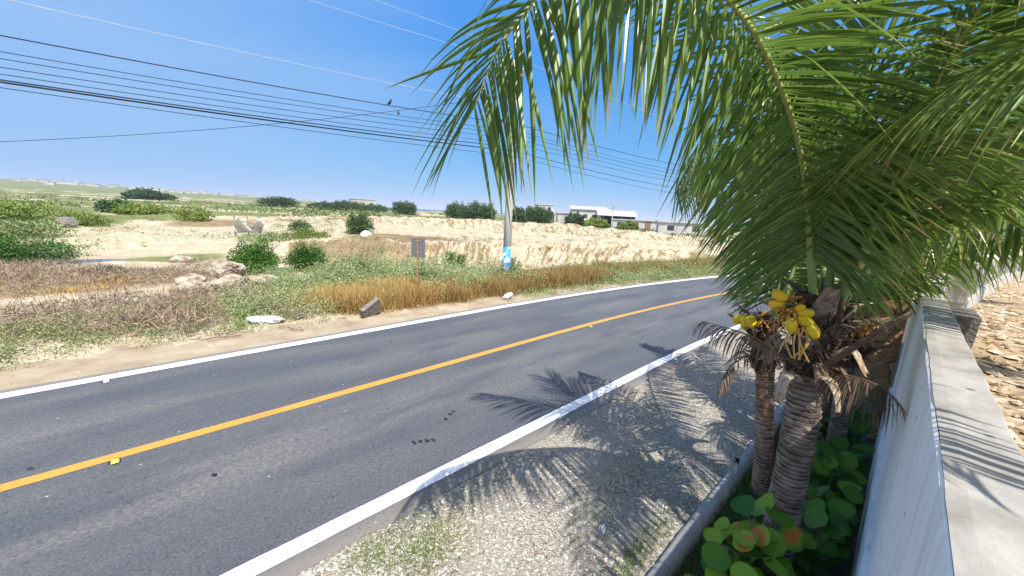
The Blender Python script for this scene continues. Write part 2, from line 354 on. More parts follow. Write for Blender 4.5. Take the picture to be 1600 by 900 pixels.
def terrain_mat():
    m, nt, b, out = new_mat('sandy_terrain')
    n1 = tex(nt, 'noise', 0.09, detail=8, rough=0.62); n2 = tex(nt, 'noise', 1.3, detail=8, rough=0.7); n3 = tex(nt, 'noise', 14, detail=4)
    sand = ramp(nt, n2, [(0.26, (0.26, 0.19, 0.115)), (0.42, (0.37, 0.30, 0.20)), (0.55, (0.44, 0.37, 0.265)), (0.8, (0.50, 0.44, 0.34))])
    dry = ramp(nt, n2, [(0.3, (0.144, 0.094, 0.050)), (0.5, (0.230, 0.166, 0.094)), (0.7, (0.317, 0.245, 0.144))])
    grn = ramp(nt, n2, [(0.3, (0.085, 0.093, 0.034)), (0.5, (0.145, 0.162, 0.060)), (0.7, (0.238, 0.230, 0.102))])
    kd = attr(nt, 'dry'); kg = attr(nt, 'var')
    n12 = math_(nt, 'ADD', math_(nt, 'MULTIPLY', n2, 0.6), math_(nt, 'MULTIPLY', n3, 0.4))
    def soft(k, w=6):
        return math_(nt, 'ADD', math_(nt, 'MULTIPLY', math_(nt, 'SUBTRACT', k, math_(nt, 'SUBTRACT', 1.0, n12)), w), 0.5, True)
    c = mix(nt, soft(kd), sand, dry)
    c = mix(nt, soft(kg), c, grn)
    nt.links.new(c, b.inputs['Base Color']); b.inputs['Roughness'].default_value = 0.95; b.inputs['Specular IOR Level'].default_value = 0.1
    bump(nt, b, n12, 0.45, 0.06)
    return m
MAT['terrain'] = terrain_mat()

def gravel_mat(name, stops, scale=75, patch=None, bs=0.8):
    m, nt, b, out = new_mat(name)
    v = nt.nodes.new('ShaderNodeTexVoronoi'); v.inputs['Scale'].default_value = scale
    tc = nt.nodes.new('ShaderNodeTexCoord'); nt.links.new(tc.outputs['Object'], v.inputs['Vector'])
    sp = nt.nodes.new('ShaderNodeSeparateColor'); nt.links.new(v.outputs['Color'], sp.inputs[0])
    c = ramp(nt, sp.outputs[0], stops)
    n = tex(nt, 'noise', 0.9, detail=7, rough=0.65)
    if patch: c = mix(nt, ramp(nt, n, [(0.45, (0, 0, 0)), (0.62, (1, 1, 1))]), c, patch)
    c = mix(nt, ramp(nt, tex(nt, 'noise', 3.5, detail=6), [(0.5, (0, 0, 0)), (0.75, (0.5, 0.5, 0.5))]), c, (0.30, 0.22, 0.14))
    nt.links.new(c, b.inputs['Base Color']); b.inputs['Roughness'].default_value = 0.85
    bump(nt, b, v.outputs['Distance'], bs, 0.015)
    return m
MAT['gravel'] = gravel_mat('crushed_shell_gravel', [(0, (0.155, 0.130, 0.105)), (0.4, (0.285, 0.254, 0.211)), (0.75, (0.372, 0.341, 0.291)), (1, (0.459, 0.434, 0.384))], patch=(0.310, 0.273, 0.217))
MAT['lot'] = gravel_mat('rubble_ground', [(0, (0.172, 0.112, 0.066)), (0.4, (0.317, 0.231, 0.139)), (0.8, (0.396, 0.310, 0.205)), (1, (0.462, 0.409, 0.330))], scale=16, patch=(0.304, 0.211, 0.119), bs=1.0)

def asphalt_mat():
    m, nt, b, out = new_mat('asphalt')
    fine = tex(nt, 'noise', 38, detail=8, rough=0.85)
    mid = tex(nt, 'noise', 1.2, detail=6, rough=0.6, sx=(1.3, 0.25, 1))
    u = attr(nt)           # distance across the road
    c = ramp(nt, fine, [(0.34, (0.026, 0.029, 0.037)), (0.5, (0.064, 0.068, 0.080)), (0.64, (0.128, 0.130, 0.142))])
    band = ramp(nt, u, [(0.0, (0.2, 0.2, 0.2)), (0.12, (0.55, 0.55, 0.55)), (0.23, (0.35, 0.35, 0.35)), (0.34, (0.75, 0.75, 0.75)), (0.46, (0.3, 0.3, 0.3)), (0.56, (0.4, 0.4, 0.4)), (0.70, (0.85, 0.85, 0.85)), (0.84, (0.3, 0.3, 0.3)), (1, (0.3, 0.3, 0.3))])
    wear = math_(nt, 'MULTIPLY', band, ramp(nt, mid, [(0.38, (0.05, 0.05, 0.05)), (0.60, (1, 1, 1))]))
    worn = ramp(nt, tex(nt, 'noise', 24, detail=8, rough=0.85, sx=(1.6, 0.7, 1)), [(0.38, (0.055, 0.055, 0.055)), (0.47, (0.122, 0.119, 0.113)), (0.6, (0.26, 0.247, 0.22))])
    c = mix(nt, math_(nt, 'MULTIPLY', wear, 0.85), c, worn)
    # old pits and small cracks drawn out along the road
    pit = tex(nt, 'noise', 9, detail=3, rough=0.7, sx=(2.6, 0.8, 1))
    c = mix(nt, math_(nt, 'MULTIPLY', ramp(nt, pit, [(0.30, (1, 1, 1)), (0.40, (0, 0, 0))]), 0.6), c, (0.02, 0.02, 0.022))
    vv = nt.nodes.new('ShaderNodeTexVoronoi'); vv.inputs['Scale'].default_value = 3.2
    tc = nt.nodes.new('ShaderNodeTexCoord'); nt.links.new(tc.outputs['Object'], vv.inputs['Vector'])
    c = mix(nt, math_(nt, 'LESS_THAN', vv.outputs['Distance'], 0.035), c, (0.42, 0.40, 0.37))
    # sand blown over the edges
    edge = ramp(nt, u, [(0, (1, 1, 1)), (0.035, (0, 0, 0)), (0.955, (0, 0, 0)), (1, (0.8, 0.8, 0.8))])
    c = mix(nt, math_(nt, 'MULTIPLY', edge, 0.6), c, (0.30, 0.26, 0.21))
    nt.links.new(c, b.inputs['Base Color']); b.inputs['Roughness'].default_value = 0.72; b.inputs['Specular IOR Level'].default_value = 0.4
    bump(nt, b, math_(nt, 'ADD', fine, math_(nt, 'MULTIPLY', pit, 0.7)), 0.55, 0.012)
    return m
MAT['asphalt'] = asphalt_mat()

def paint_mat(name, col, dirt):
    m, nt, b, out = new_mat(name)
    w = tex(nt, 'noise', 45, detail=6, rough=0.8)
    g = tex(nt, 'noise', 1.5, detail=4)
    k = math_(nt, 'ADD', w, math_(nt, 'MULTIPLY', g, 0.35))
    c = ramp(nt, k, [(0.50, dirt), (0.60, tuple(x*0.8 for x in col)), (0.74, col)])
    nt.links.new(c, b.inputs['Base Color']); b.inputs['Roughness'].default_value = 0.6
    bump(nt, b, w, 0.3, 0.005)
    return m
MAT['white_line'] = paint_mat('white_road_paint', (0.78, 0.78, 0.78), (0.30, 0.30, 0.30))
MAT['yellow_line'] = paint_mat('yellow_road_paint', (0.54, 0.275, 0.045), (0.26, 0.17, 0.07))

def water_mat(name, col, rough, bs):
    m, nt, b, out = new_mat(name)
    b.inputs['Base Color'].default_value = (*col, 1); b.inputs['Roughness'].default_value = rough
    bump(nt, b, tex(nt, 'noise', 0.6 if bs > 0.3 else 5), bs, 0.05)
    return m
MAT['sea'] = water_mat('sea_water', (0.02, 0.10, 0.17), 0.35, 0.4)
MAT['puddle'] = water_mat('still_water', (0.05, 0.07, 0.10), 0.08, 0.1)

def blue_paint_mat():
    m, nt, b, out = new_mat('blue_painted_band')
    n = tex(nt, 'noise', 5.5, detail=3, rough=0.5)
    n2 = tex(nt, 'noise', 22, detail=4)
    k = ramp(nt, n, [(0.50, (0, 0, 0)), (0.53, (1, 1, 1))])
    k = math_(nt, 'MULTIPLY', k, ramp(nt, n2, [(0.36, (0, 0, 0)), (0.44, (1, 1, 1))]))
    c = mix(nt, k, (0.015, 0.24, 0.66), (0.62, 0.74, 0.84))
    nt.links.new(c, b.inputs['Base Color']); b.inputs['Roughness'].default_value = 0.5
    return m
MAT['blue_band'] = blue_paint_mat()

# ------------------------------------------------------------------ terrain
def road_dx(y):
    y = np.asarray(y, float)
    q = 0.0053*np.clip(y-7, 0, None)**2
    return np.where(y < 45, q, 0.0053*38**2 + 0.403*(y-45))

# azimuth left of +Y (deg), then (distance, height) of: field, slope top, foot of the second berm, berm crest
PROF = [
 (99.3, 33.2, -0.5, 41.1, -0.1, 53.2, 0.3, 73.9, 0.7), (95.6, 32.1, -0.5, 42.4, -0.15, 56.3, 0.2, 76.2, 0.75),
 (91.1, 31.8, -0.5, 44.8, -0.2, 60.2, 0.1, 80.1, 0.8), (85.9, 28.6, -0.5, 38.7, -0.1, 51.0, 0.2, 73.3, 1.0),
 (79.7, 26.3, -0.5, 30.6, 0.0, 53.0, 0.5, 70.6, 1.2), (72.5, 23.8, -0.4, 30.0, 0.6, 53.8, 0.9, 74.1, 1.4),
 (64.3, 21.7, -0.3, 24.7, 0.9, 48.3, 1.0, 56.8, 1.7), (55.4, 21.4, -0.2, 24.1, 0.95, 44.8, 1.0, 47.3, 1.95),
 (46.0, 22.4, -0.1, 25.7, 0.95, 42.6, 1.0, 50.2, 1.95), (36.7, 24.7, 0, 29.0, 0.95, 41.7, 1.0, 49.4, 1.9),
 (27.7, 29.2, 0, 32.4, 0.95, 41.9, 1.0, 47.9, 1.75), (21.1, 33.7, 0, 37.6, 0.5, 45.2, 0.6, 48.9, 1.2),
 (12.2, 40.8, 0, 44.4, 0.1, 46.9, 0.2, 49.7, 0.3)]
_pa = np.array([p[0] for p in PROF])[::-1]
_pv = np.array([p[1:] for p in PROF])[::-1]
_ha = np.array([-20, 60, 64.3, 67.8, 72.5, 79.7, 85.9, 91.1, 95.6, 99.3, 120, 180])
_hh = np.array([0, 0, 0, 3, 8, 14, 17, 20, 21, 19, 15, 15])

PUDDLES = [(-29.2, -2.9, 1.7, 0.7), (-24.6, -0.2, 1.0, 0.5), (-22.6, 3.1, 2.6, 0.8)]
MOUND = (-38.0, -0.8, 4.2, 2.2)

def terrain_z(x, y, detail=True):
    x = np.asarray(x, float); y = np.asarray(y, float)
    r = np.hypot(x, y); a = np.degrees(np.arctan2(-x, y))
    a = np.where(a < -170, a+360, a)
    aw = np.clip(a + 1.6*(noise2(x*0.12, y*0.12, 5)-0.5), 12.2, 99.3)
    cols = [np.interp(aw, _pa, _pv[:, k]) for k in range(8)]
    u = x - road_dx(y)
    rw = r*(1+0.05*(fbm(x*0.35, y*0.35, 9)-0.5))
    r1, z1, r2, z2, r3, z3, r4, z4 = cols
    r0_ = np.minimum(17.0, r1*0.7)
    z = np.interp(0, [0], [0])*np.zeros_like(r)
    def seg(ra, za, rb, zb):
        t = np.clip((rw-ra)/np.maximum(rb-ra, 0.01), 0, 1)
        return za+(zb-za)*t
    z = np.where(rw < r1, seg(r0_, 0*r, r1, z1), z)
    z = np.where((rw >= r1) & (rw < r2), seg(r1, z1, r2, z2), z)
    z = np.where((rw >= r2) & (rw < r3), seg(r2, z2, r3, z3), z)
    z = np.where((rw >= r3) & (rw < r4), seg(r3, z3, r4, z4), z)
    z = np.where(rw >= r4, seg(r4, z4, r4+12, np.minimum(z4, 0.8)), z)
    # far hills and the coast
    h = np.interp(a, _ha, _hh)
    hill = h*smoothstep(500, 1500, r)*(0.72+0.5*fbm(x*0.004, y*0.004, 31))
    z = z + hill
    coast = 430 + 60*fbm(x*0.01, y*0.01, 3)
    sea = smoothstep(coast, coast+70, r)*(1-smoothstep(64.5, 69, a))
    z = z*(1-sea) - 6.0*sea
    if detail:
        off = smoothstep(-10.2, -12.5, u)
        z = z + off*(fbm(x*0.5, y*0.5, 11)-0.5)*0.22 + off*(fbm(x*2.2, y*2.2, 17)-0.5)*0.08
        slope = smoothstep(r1-1, r1+1, rw)*(1-smoothstep(r2+1, r2+3, rw)) + smoothstep(r3, r3+2, rw)*(1-smoothstep(r4, r4+4, rw))
        gl = fbm(a*0.9+rw*0.22, rw*0.12, 23, 3)-0.5; gl2 = fbm(a*3.1+rw*0.5, rw*0.3, 29, 3)-0.5
        z = z + slope*(gl*0.55+gl2*0.30)*(1-sea)*(a < 78)
        z = z + (fbm(x*0.06, y*0.06, 41)-0.5)*smoothstep(60, 110, r)*1.4*(1-sea)
    for px, py, sx, sy in PUDDLES:
        d = np.hypot((x-px)/(sy*1.0+0.8), (y-py)/(sx+0.5))
        z = np.where(d < 1.4, z*smoothstep(0.9, 1.4, d) + -0.72*(1-smoothstep(0.9, 1.4, d)), z)
    d = np.hypot((x-MOUND[0])/MOUND[3], (y-MOUND[1])/MOUND[2])
    z = z + 0.75*np.clip(1-d, 0, 1)
    # flat under the road and its shoulder; everything right of the kerb stays low and level
    flat = smoothstep(-10.0, -11.5, u)
    z = z*flat - 0.06*(1-flat)
    return z

def tz(x, y): return float(terrain_z(np.array([x]), np.array([y]))[0])

az_fine = np.arange(-16, 106, 0.17); az_coarse = np.arange(106, 344, 3.0)
azs = np.concatenate([az_fine, az_coarse]); na = len(azs)
rs = np.concatenate([[0.8], np.geomspace(1.2, 14, 60), np.geomspace(14.15, 110, 330), np.geomspace(112, 4200, 150)])
A_, R_ = np.meshgrid(np.radians(azs), rs, indexing='ij')
X_ = -np.sin(A_)*R_; Y_ = np.cos(A_)*R_
Z_ = terrain_z(X_, Y_)
nr = len(rs)
i_, j_ = np.meshgrid(np.arange(na), np.arange(nr-1), indexing='ij'); i2 = (i_+1) % na
F_ = np.stack([i_*nr+j_, i_*nr+j_+1, i2*nr+j_+1, i2*nr+j_], -1).reshape(-1, 4)
u_ = X_-road_dx(Y_)
aa = np.degrees(A_)
# where green and dry ground cover grows (a property of the ground, not of its light)
def blob(x, y, rx, ry, pw=1.0):
    return np.clip(1.35-np.hypot((X_-x)/rx, (Y_-y)/ry), 0, 1)*pw
mid = fbm(X_*0.035, Y_*0.035, 61); mid2 = fbm(X_*0.12, Y_*0.12, 67)
green = 0.0*X_
green = np.maximum(green, 0.75*smoothstep(0.50, 0.62, mid)*smoothstep(55, 80, R_))
green = np.maximum(green, 0.8*smoothstep(0.5, 0.6, mid2)*smoothstep(48, 60, R_)*smoothstep(62, 70, aa))
green = np.maximum(green, 0.7*smoothstep(-10.6, -11.6, u_)*(1-smoothstep(14, 17, -u_))*smoothstep(3, 6, Y_))
green = np.maximum(green, blob(-29, 1.0, 2.5, 4, 0.8)); green = np.maximum(green, blob(-26, 4.5, 2, 2.5, 0.7))
green = np.maximum(green, blob(-36, -7, 10, 5, 0.9)); green = np.maximum(green, blob(-60, -8, 16, 9, 0.9))
green = np.maximum(green, blob(-34, 10, 4, 4, 0.7)); green = np.maximum(green, 0.9*smoothstep(90, 130, R_)*smoothstep(0.42, 0.52, mid2))
dry = 0.55*smoothstep(0.48, 0.62, mid2)*smoothstep(17, 24, R_)
dry = np.maximum(dry, blob(-21, -1.5, 4.5, 5.5, 0.95)); dry = np.maximum(dry, blob(-13, 0, 2.2, 5, 0.7))
dry = np.maximum(dry, blob(MOUND[0], MOUND[1], 2.5, 4.5, 0.9))
dry = np.maximum(dry, blob(-27, 13, 6, 4, 0.8)); dry = np.maximum(dry, blob(-23, 15, 4, 4, 0.7))
dry = np.maximum(dry, blob(-52, 6, 7, 5, 0.9)); dry = np.maximum(dry, 0.9*smoothstep(110, 500, R_)*smoothstep(0.40, 0.52, mid2))
_aw = np.clip(aa + 1.6*(noise2(X_*0.12, Y_*0.12, 5)-0.5), 12.2, 99.3); _c = [np.interp(_aw, _pa, _pv[:, k]) for k in (0, 2, 4, 6)]
_rw = R_*(1+0.05*(fbm(X_*0.35, Y_*0.35, 9)-0.5))
bank = smoothstep(_c[0]-0.6, _c[0]+0.4, _rw)*(1-smoothstep(_c[1]-0.2, _c[1]+0.25, _rw))*(aa < 76)
bank2 = smoothstep(_c[2]-0.4, _c[2]+0.4, _rw)*(1-smoothstep(_c[3]-0.3, _c[3]+0.2, _rw))*(aa < 80)
_g1 = fbm(aa*3.6+_rw*1.1, _rw*0.7, 23, 4); _g2 = fbm(aa*5.4-_rw*1.1, _rw*0.6, 24, 4)
streak = np.maximum(bank*smoothstep(0.50, 0.60, _g1), bank2*smoothstep(0.48, 0.62, _g2))
flat_top = smoothstep(_c[1], _c[1]+1.0, _rw)*(1-smoothstep(_c[2]-1, _c[2], _rw))*(aa < 76)
bare = np.clip(blob(-40, 1.5, 9, 8) + blob(-37, 18, 12, 9)*0.8 + blob(-28, 27, 9, 9)*0.8, 0, 1)
green *= 1-0.8*bare; dry *= 1-0.6*bare
green *= 1-0.85*flat_top; dry *= 1-0.75*flat_top*(fbm(X_*0.25, Y_*0.25, 91) < 0.6)
dry = np.maximum(dry, 0.80*streak); green = np.maximum(green, 0.50*bank*smoothstep(0.6, 0.68, _g1)); dry = np.maximum(dry, 0.6*bank*smoothstep(47, 58, aa+8*(_g1-0.5)*4))
green = np.where(R_ > 700, 0.72+0.6*(mid-0.5), green)
dry = np.maximum(dry, blob(-24.5, 12.5, 3, 5, 0.9))
T = Acc()
T.add(np.stack([X_, Y_, Z_], -1).reshape(-1, 3), F_, var=green.reshape(-1))
terrain = T.build('ground', MAT['terrain'], smooth=True)
at = terrain.data.attributes.new('dry', 'FLOAT', 'POINT'); at.data.foreach_set('value', dry.reshape(-1).astype(np.float32))
tag(terrain, kind='structure')

s = Acc(); g = np.geomspace(150, 5300, 40)
aa2 = np.radians(np.arange(-60, 110, 3.0))
vv = np.array([[-math.sin(a)*r, math.cos(a)*r, -2.0] for a in aa2 for r in g])
ff = [[i*40+j, i*40+j+1, (i+1)*40+j+1, (i+1)*40+j] for i in range(len(aa2)-1) for j in range(39)]
s.add(vv, ff); tag(s.build('sea', MAT['sea']), kind='structure')

for px, py, sx, sy in PUDDLES:
    p = Acc(); n = 26; th = np.linspace(0, 2*PI, n, endpoint=False); k = 1.25+0.25*np.sin(3*th+px)
    v = np.stack([px+(sy+0.8)*k*np.cos(th), py+(sx+0.5)*k*np.sin(th), 0*th-0.56], 1)
    p.add(np.vstack([v, [px, py, -0.56]]), None, [[i, (i+1) % n, n] for i in range(n)])
    tag(p.build('water', MAT['puddle']), kind='structure')

# ------------------------------------------------------------------ road
def strip(acc, u0, u1, z, y0=-30, y1=75, nu=2, rag0=0, rag1=0, seed=0, zn=0):
    ys = np.concatenate([np.arange(y0, 0, 0.5), np.arange(0, 20, 0.12), np.arange(20, y1, 0.5)])
    dx = road_dx(ys); k = np.linspace(0, 1, nu)
    a = u0 + rag0*(fbm(ys*2.6, ys*0, seed, 4)-0.5)*2; b = u1 + rag1*(fbm(ys*2.6, ys*0+9, seed+3, 4)-0.5)*2
    U = a[:, None]*(1-k)+b[:, None]*k
    Xg = U+dx[:, None]; Yg = np.repeat(ys[:, None], nu, 1)
    Z = np.full_like(Xg, z)
    if zn: Z = Z + zn*(fbm(Xg*2.5, Yg*2.5, 77)-0.5)*2*np.sin(np.clip(k, 0.02, 0.98)*PI)[None, :]**0.4
    V = np.stack([Xg, Yg, Z], -1).reshape(-1, 3)
    m = len(ys)
    F = [[i*nu+j, i*nu+j+1, (i+1)*nu+j+1, (i+1)*nu+j] for i in range(m-1) for j in range(nu-1)]
    acc.add(V, F, var=((U+9.1)/6.0).reshape(-1))
    return a, b, ys, dx
r = Acc()
a, b, ys, dx = strip(r, -9.14, -3.04, 0.0, nu=13, rag0=0.05, rag1=0.03, seed=4)
m = len(ys)  # the slab's own thickness at both edges
for e, off in ((a, -0.05), (b, 0.05)):
    V = np.concatenate([np.stack([e+dx, ys, 0*ys], 1), np.stack([e+dx+off*0.4, ys, 0*ys-0.06], 1)])
    r.add(V, [[i, i+1, m+i+1, m+i] for i in range(m-1)], var=0.5 if False else (0.0 if off < 0 else 1.0))
tag(r.build('road', MAT['asphalt']), kind='structure')
for nm, u0_, u1_, mt in (('road_marking', -8.98, -8.75, 'white_line'), ('road_marking', -6.07, -5.91, 'yellow_line'), ('road_marking', -3.42, -3.24, 'white_line')):
    l = Acc(); strip(l, u0_, u1_, 0.004, rag0=0.005, rag1=0.005, seed=8); tag(l.build(nm, MAT[mt]), kind='structure')

g_ = Acc(); strip(g_, -3.2, -0.93, -0.014, y1=60, nu=40, zn=0.012); tag(g_.build('gravel_shoulder', MAT['gravel'], smooth=True), kind='structure')
g_ = Acc(); strip(g_, -11.8, -9.0, -0.045, y1=60, nu=24, zn=0.03, rag0=0.35, seed=6); tag(g_.build('sandy_verge', noise_mat('verge_sand', [(0.3, (0.26, 0.19, 0.125)), (0.5, (0.335, 0.268, 0.18)), (0.7, (0.40, 0.335, 0.25))], 1.5, bumps=(30, 0.7, 0.03)), smooth=True), kind='structure')
g_ = Acc(); strip(g_, -0.95, 0.17, -0.02, y1=24, nu=14, zn=0.04)
tag(g_.build('planting_bed', MAT['soil'], smooth=True), kind='structure')

def stud(x, y, mat, label):
    o = Acc(); c = np.array([x, y, 0.004])
    p = np.array([[-.06, -.05, 0], [.06, -.05, 0], [.06, .05, 0], [-.06, .05, 0], [-.045, -.028, .02], [.045, -.028, .02], [.045, .028, .02], [-.045, .028, .02]])*0.72+c
    o.add(p, [[4, 5, 6, 7], [0, 1, 5, 4], [1, 2, 6, 5], [2, 3, 7, 6], [3, 0, 4, 7]])
    t = empty('road_stud', (x, y, 0), label, 'road stud', 'reflective studs along the road lines')
    b_ = o.build('reflector', mat, t, loc=(x, y, 0)); b_.location = (0, 0, 0)
    q = Acc(); th = np.linspace(0, 2*PI, 14, endpoint=False); kk = 0.055+0.008*np.sin(3*th)
    q.add(np.vstack([np.stack([1.25*kk*np.cos(th), kk*np.sin(th), 0*th+0.0055], 1), [0, 0, 0.0065]]), None, [[i, (i+1) % 14, 14] for i in range(14)])
    q.build('adhesive_pad', MAT['black'], t)
stud(-5.86, -0.44, MAT['stud_yellow'], 'yellow road stud beside the yellow centre line, nearest the camera')
stud(-5.80, 8.85, MAT['stud_yellow'], 'small yellow road stud on the centre line, the farther one')
stud(-8.66, -0.6, MAT['stud_white'], 'white road stud at the far white line, left side of the photo')
stud(-3.18, 8.3, MAT['stud_white'], 'white road stud on the near white line just left of the palms')

# ------------------------------------------------------------------ right: wall, coping, balustrade, raised lot
W = empty('boundary_wall', (0.16, 1, 0), 'long white rendered wall with a grey concrete coping beside the palms', 'wall')
def wpart(acc, name, mat, smooth=False):
    o = acc.build(name, mat, W, smooth=smooth, loc=(0.16, 1, 0)); o.location = (0, 0, 0); return o
w = Acc()
ysw = np.arange(-4, 7.3, 0.12)
bev = [(0.160, 0.0), (0.160, 2.30), (0.163, 2.335), (0.172, 2.345)]
V = []; nb = len(bev)
for yv in ysw:
    j = 0.004*(noise2(np.array([yv*3]), np.array([1.0]), 3)[0]-0.5)
    for bx, bz in bev: V.append((bx+j, yv, bz))
w.add(V, [[i*nb+k, i*nb+k+1, (i+1)*nb+k+1, (i+1)*nb+k] for i in range(len(ysw)-1) for k in range(nb-1)])
wpart(w, 'wall_face', MAT['white_wall'])
w = Acc(); w.box((0.148, 2.6, 0.45), (0.03, 9.3, 0.9)); 
wpart(w, 'plinth', MAT['white_wall'])
w = Acc()   # coping: a slab with slightly uneven edges, widening to a pier beside the camera
V = []
for yv in ysw:
    j = 0.006*(fbm(np.array([yv*4]), np.array([2.0]), 5)[0]-0.5)*2
    j2 = 0.009*(fbm(np.array([yv*5]), np.array([7.0]), 6)[0]-0.5)*2
    xr = 0.35+j2
    for q in ((0.172+j, 2.20), (0.172+j, 2.348), (0.21, 2.353), (0.27, 2.351), (xr-0.01, 2.352), (xr, 2.342), (xr, 2.02)): V.append((q[0], yv, q[1]))
nb = 7
w.add(V, [[i*nb+k, i*nb+k+1, (i+1)*nb+k+1, (i+1)*nb+k] for i in range(len(ysw)-1) for k in range(nb-1)])
wpart(w, 'coping', MAT['concrete'])
w = Acc(); w.box((0.95, -1.075, 2.17), (1.22, 5.85, 0.36)); wpart(w, 'pier', MAT['concrete'])
w = Acc(); w.box((0.42, 5.15, 2.16), (0.16, 0.55, 0.37), jit=0.006); wpart(w, 'buttress', MAT['rough_concrete'])

L_ = Acc()
xs = np.concatenate([np.arange(0.36, 6, 0.16), np.arange(6, 60, 1.2)]); yv = np.concatenate([np.arange(-12, 1, 1.0), np.arange(1, 17, 0.16), np.arange(17, 60, 1.2)])
XX, YY = np.meshgrid(xs, yv, indexing='ij')
edge = np.interp(YY, [5, 6.4, 8, 13, 16, 60], [0, 0, 0.3, 1.0, 1.5, 9.0])
XX = XX+edge*np.exp(-(XX-0.36)/6)
ZZ = 2.08+0.10*(fbm(XX*1.4, YY*1.4, 51)-0.5)+0.05*(fbm(XX*6, YY*6, 52)-0.5)
ny = len(yv)
L_.add(np.stack([XX, YY, ZZ], -1).reshape(-1, 3), [[i*ny+j, (i+1)*ny+j, (i+1)*ny+j+1, i*ny+j+1] for i in range(len(xs)-1) for j in range(ny-1)])
tag(L_.build('raised_lot', MAT['lot'], smooth=True), kind='structure')
L2 = Acc(); L2.box((30.6, 24, 1.0), (59.6, 72, 2.0)); 
# body of the raised ground, its edge kept just inside the wall
L2.v = [np.array([[x+np.interp(y, [5, 6.4, 16, 60], [0, 0, 1.5, 9.0]) if x < 2 else x, y, z] for x, y, z in L2.v[0]])]
L2.build('raised_ground', MAT['soil']); tag(bpy.data.objects['raised_ground'], kind='structure')

# balustrade running away and curving right
B = empty('balustrade', (0.42, 6.2, 2.1), 'low whitewashed concrete balustrade of upright slabs curving along the lot edge', 'balustrade')
path = catmull([(0.27, 4.3, 0), (0.40, 6.0, 0), (0.62, 7.8, 0), (0.95, 10.0, 0), (1.5, 13.2, 0), (2.6, 17.0, 0)], 60)
def bpart(acc, name, mat):
    o = acc.build(name, mat, B, loc=(0.42, 6.2, 2.1)); o.location = (0, 0, 0); return o
def ribbon(acc, P, half, z0, z1, var=0.5):
    T_ = norm(np.gradient(P, axis=0)); S = np.stack([T_[:, 1], -T_[:, 0], 0*T_[:, 0]], 1); n = len(P)
    V = np.concatenate([P-S*half+[0, 0, z0], P+S*half+[0, 0, z0], P+S*half+[0, 0, z1], P-S*half+[0, 0, z1]])
    F = []
    for i in range(n-1):
        for k in range(4): F.append([k*n+i, k*n+i+1, ((k+1) % 4)*n+i+1, ((k+1) % 4)*n+i])
    F += [[0, n, 2*n, 3*n], [n-1, 4*n-1, 3*n-1, 2*n-1]]
    acc.add(V, F, var=var)
sel = path[10:]
q = Acc(); ribbon(q, sel, 0.085, 1.9, 2.28); bpart(q, 'base_rail', MAT['whitewash'])
q = Acc(); ribbon(q, sel, 0.075, 2.64, 2.70); bpart(q, 'top_rail', MAT['whitewash'])
npan = 27
for k in range(npan):
    t = k/(npan-1)*0.98; i = int(t*(len(sel)-1)); P = sel[i]; i2_ = min(i+1, len(sel)-1)
    d = sel[i2_]-sel[max(i2_-1, 0)]; ang = math.atan2(d[1], d[0])
    q = Acc(); q.box((P[0], P[1], 2.46), (0.13, 0.15, 0.372), rz=ang, jit=0.003, rng=np.random.default_rng(k))
    bpart(q, 'upright_slab', MAT['whitewash'] if k % 2 == 0 else MAT['concrete'])
e = Acc(); e.box((6.6, 17.3, 2.3), (7.6, 0.14, 0.55)); 
bw = e.build('garden_wall', noise_mat('beige_render', [(0.3, (0.42, 0.36, 0.30)), (0.7, (0.55, 0.48, 0.41))], 3)); tag(bw, 'plain beige wall closing the far end of the rubble lot', 'wall')

# stone pier at right angles to the white wall
s = Acc(); rg = np.random.default_rng(4)
nx_, nz_ = 8, 36
V = []; 
for iz in range(nz_+1):
    for ix in range(nx_+1):
        x = -0.30+0.44*ix/nx_; z = 2.50*iz/nz_; V.append((x, 7.5-0.03*fbm(np.array([x*6]), np.array([z*6]), 8)[0], z))
V = np.array(V); n0 = len(V); V2 = V.copy(); V2[:, 1] = 8.0
F = [[iz*(nx_+1)+ix, iz*(nx_+1)+ix+1, (iz+1)*(nx_+1)+ix+1, (iz+1)*(nx_+1)+ix] for iz in range(nz_) for ix in range(nx_)]
s.add(V, F); s.box((-0.08, 7.77, 1.25), (0.435, 0.5, 2.495))
sp_ = s.build('stone_pier', MAT['stone']); 
tp = Acc(); tp.box((-0.08, 7.73, 2.53), (0.50, 0.60, 0.06)); c_ = tp.build('cap', MAT['whitewash'], sp_)
tag(sp_, 'tan stone clad pier standing against the white wall behind the palms', 'pier')

# kerb of rounded concrete and a small capped pipe beside it
kb = Acc()
ky = np.arange(0.5, 11.0, 0.02); kp = np.stack([-0.985+0.01*np.sin(ky*1.3), ky, 0*ky+0.03], 1)
kb.tube(kp, 0.085-0.016*np.exp(-((ky*1.0+0.5) % 1.0-0.5)**2/0.0004)+0.010*(fbm(ky*6, ky*0, 3)-0.5), sides=18, flat=1.0); tag(kb.build('kerb', MAT['concrete'], smooth=True), 'rounded grey concrete kerb between the gravel and the palm bed', 'kerb')
st = empty('marker_pipe', (-0.98, 4.85, 0), 'thin pale pipe with a black cap beside the kerb', 'pipe')
q = Acc(); q.tube([(0.03, -0.10, -0.02), (-0.01, 0.02, 0.22)], 0.014, 8); q.build('pipe', MAT['whitewash'], st, smooth=True)
q = Acc(); q.tube([(-0.01, 0.02, 0.215), (-0.018, 0.04, 0.27)], 0.024, 8); q.build('cap', MAT['black'], st)

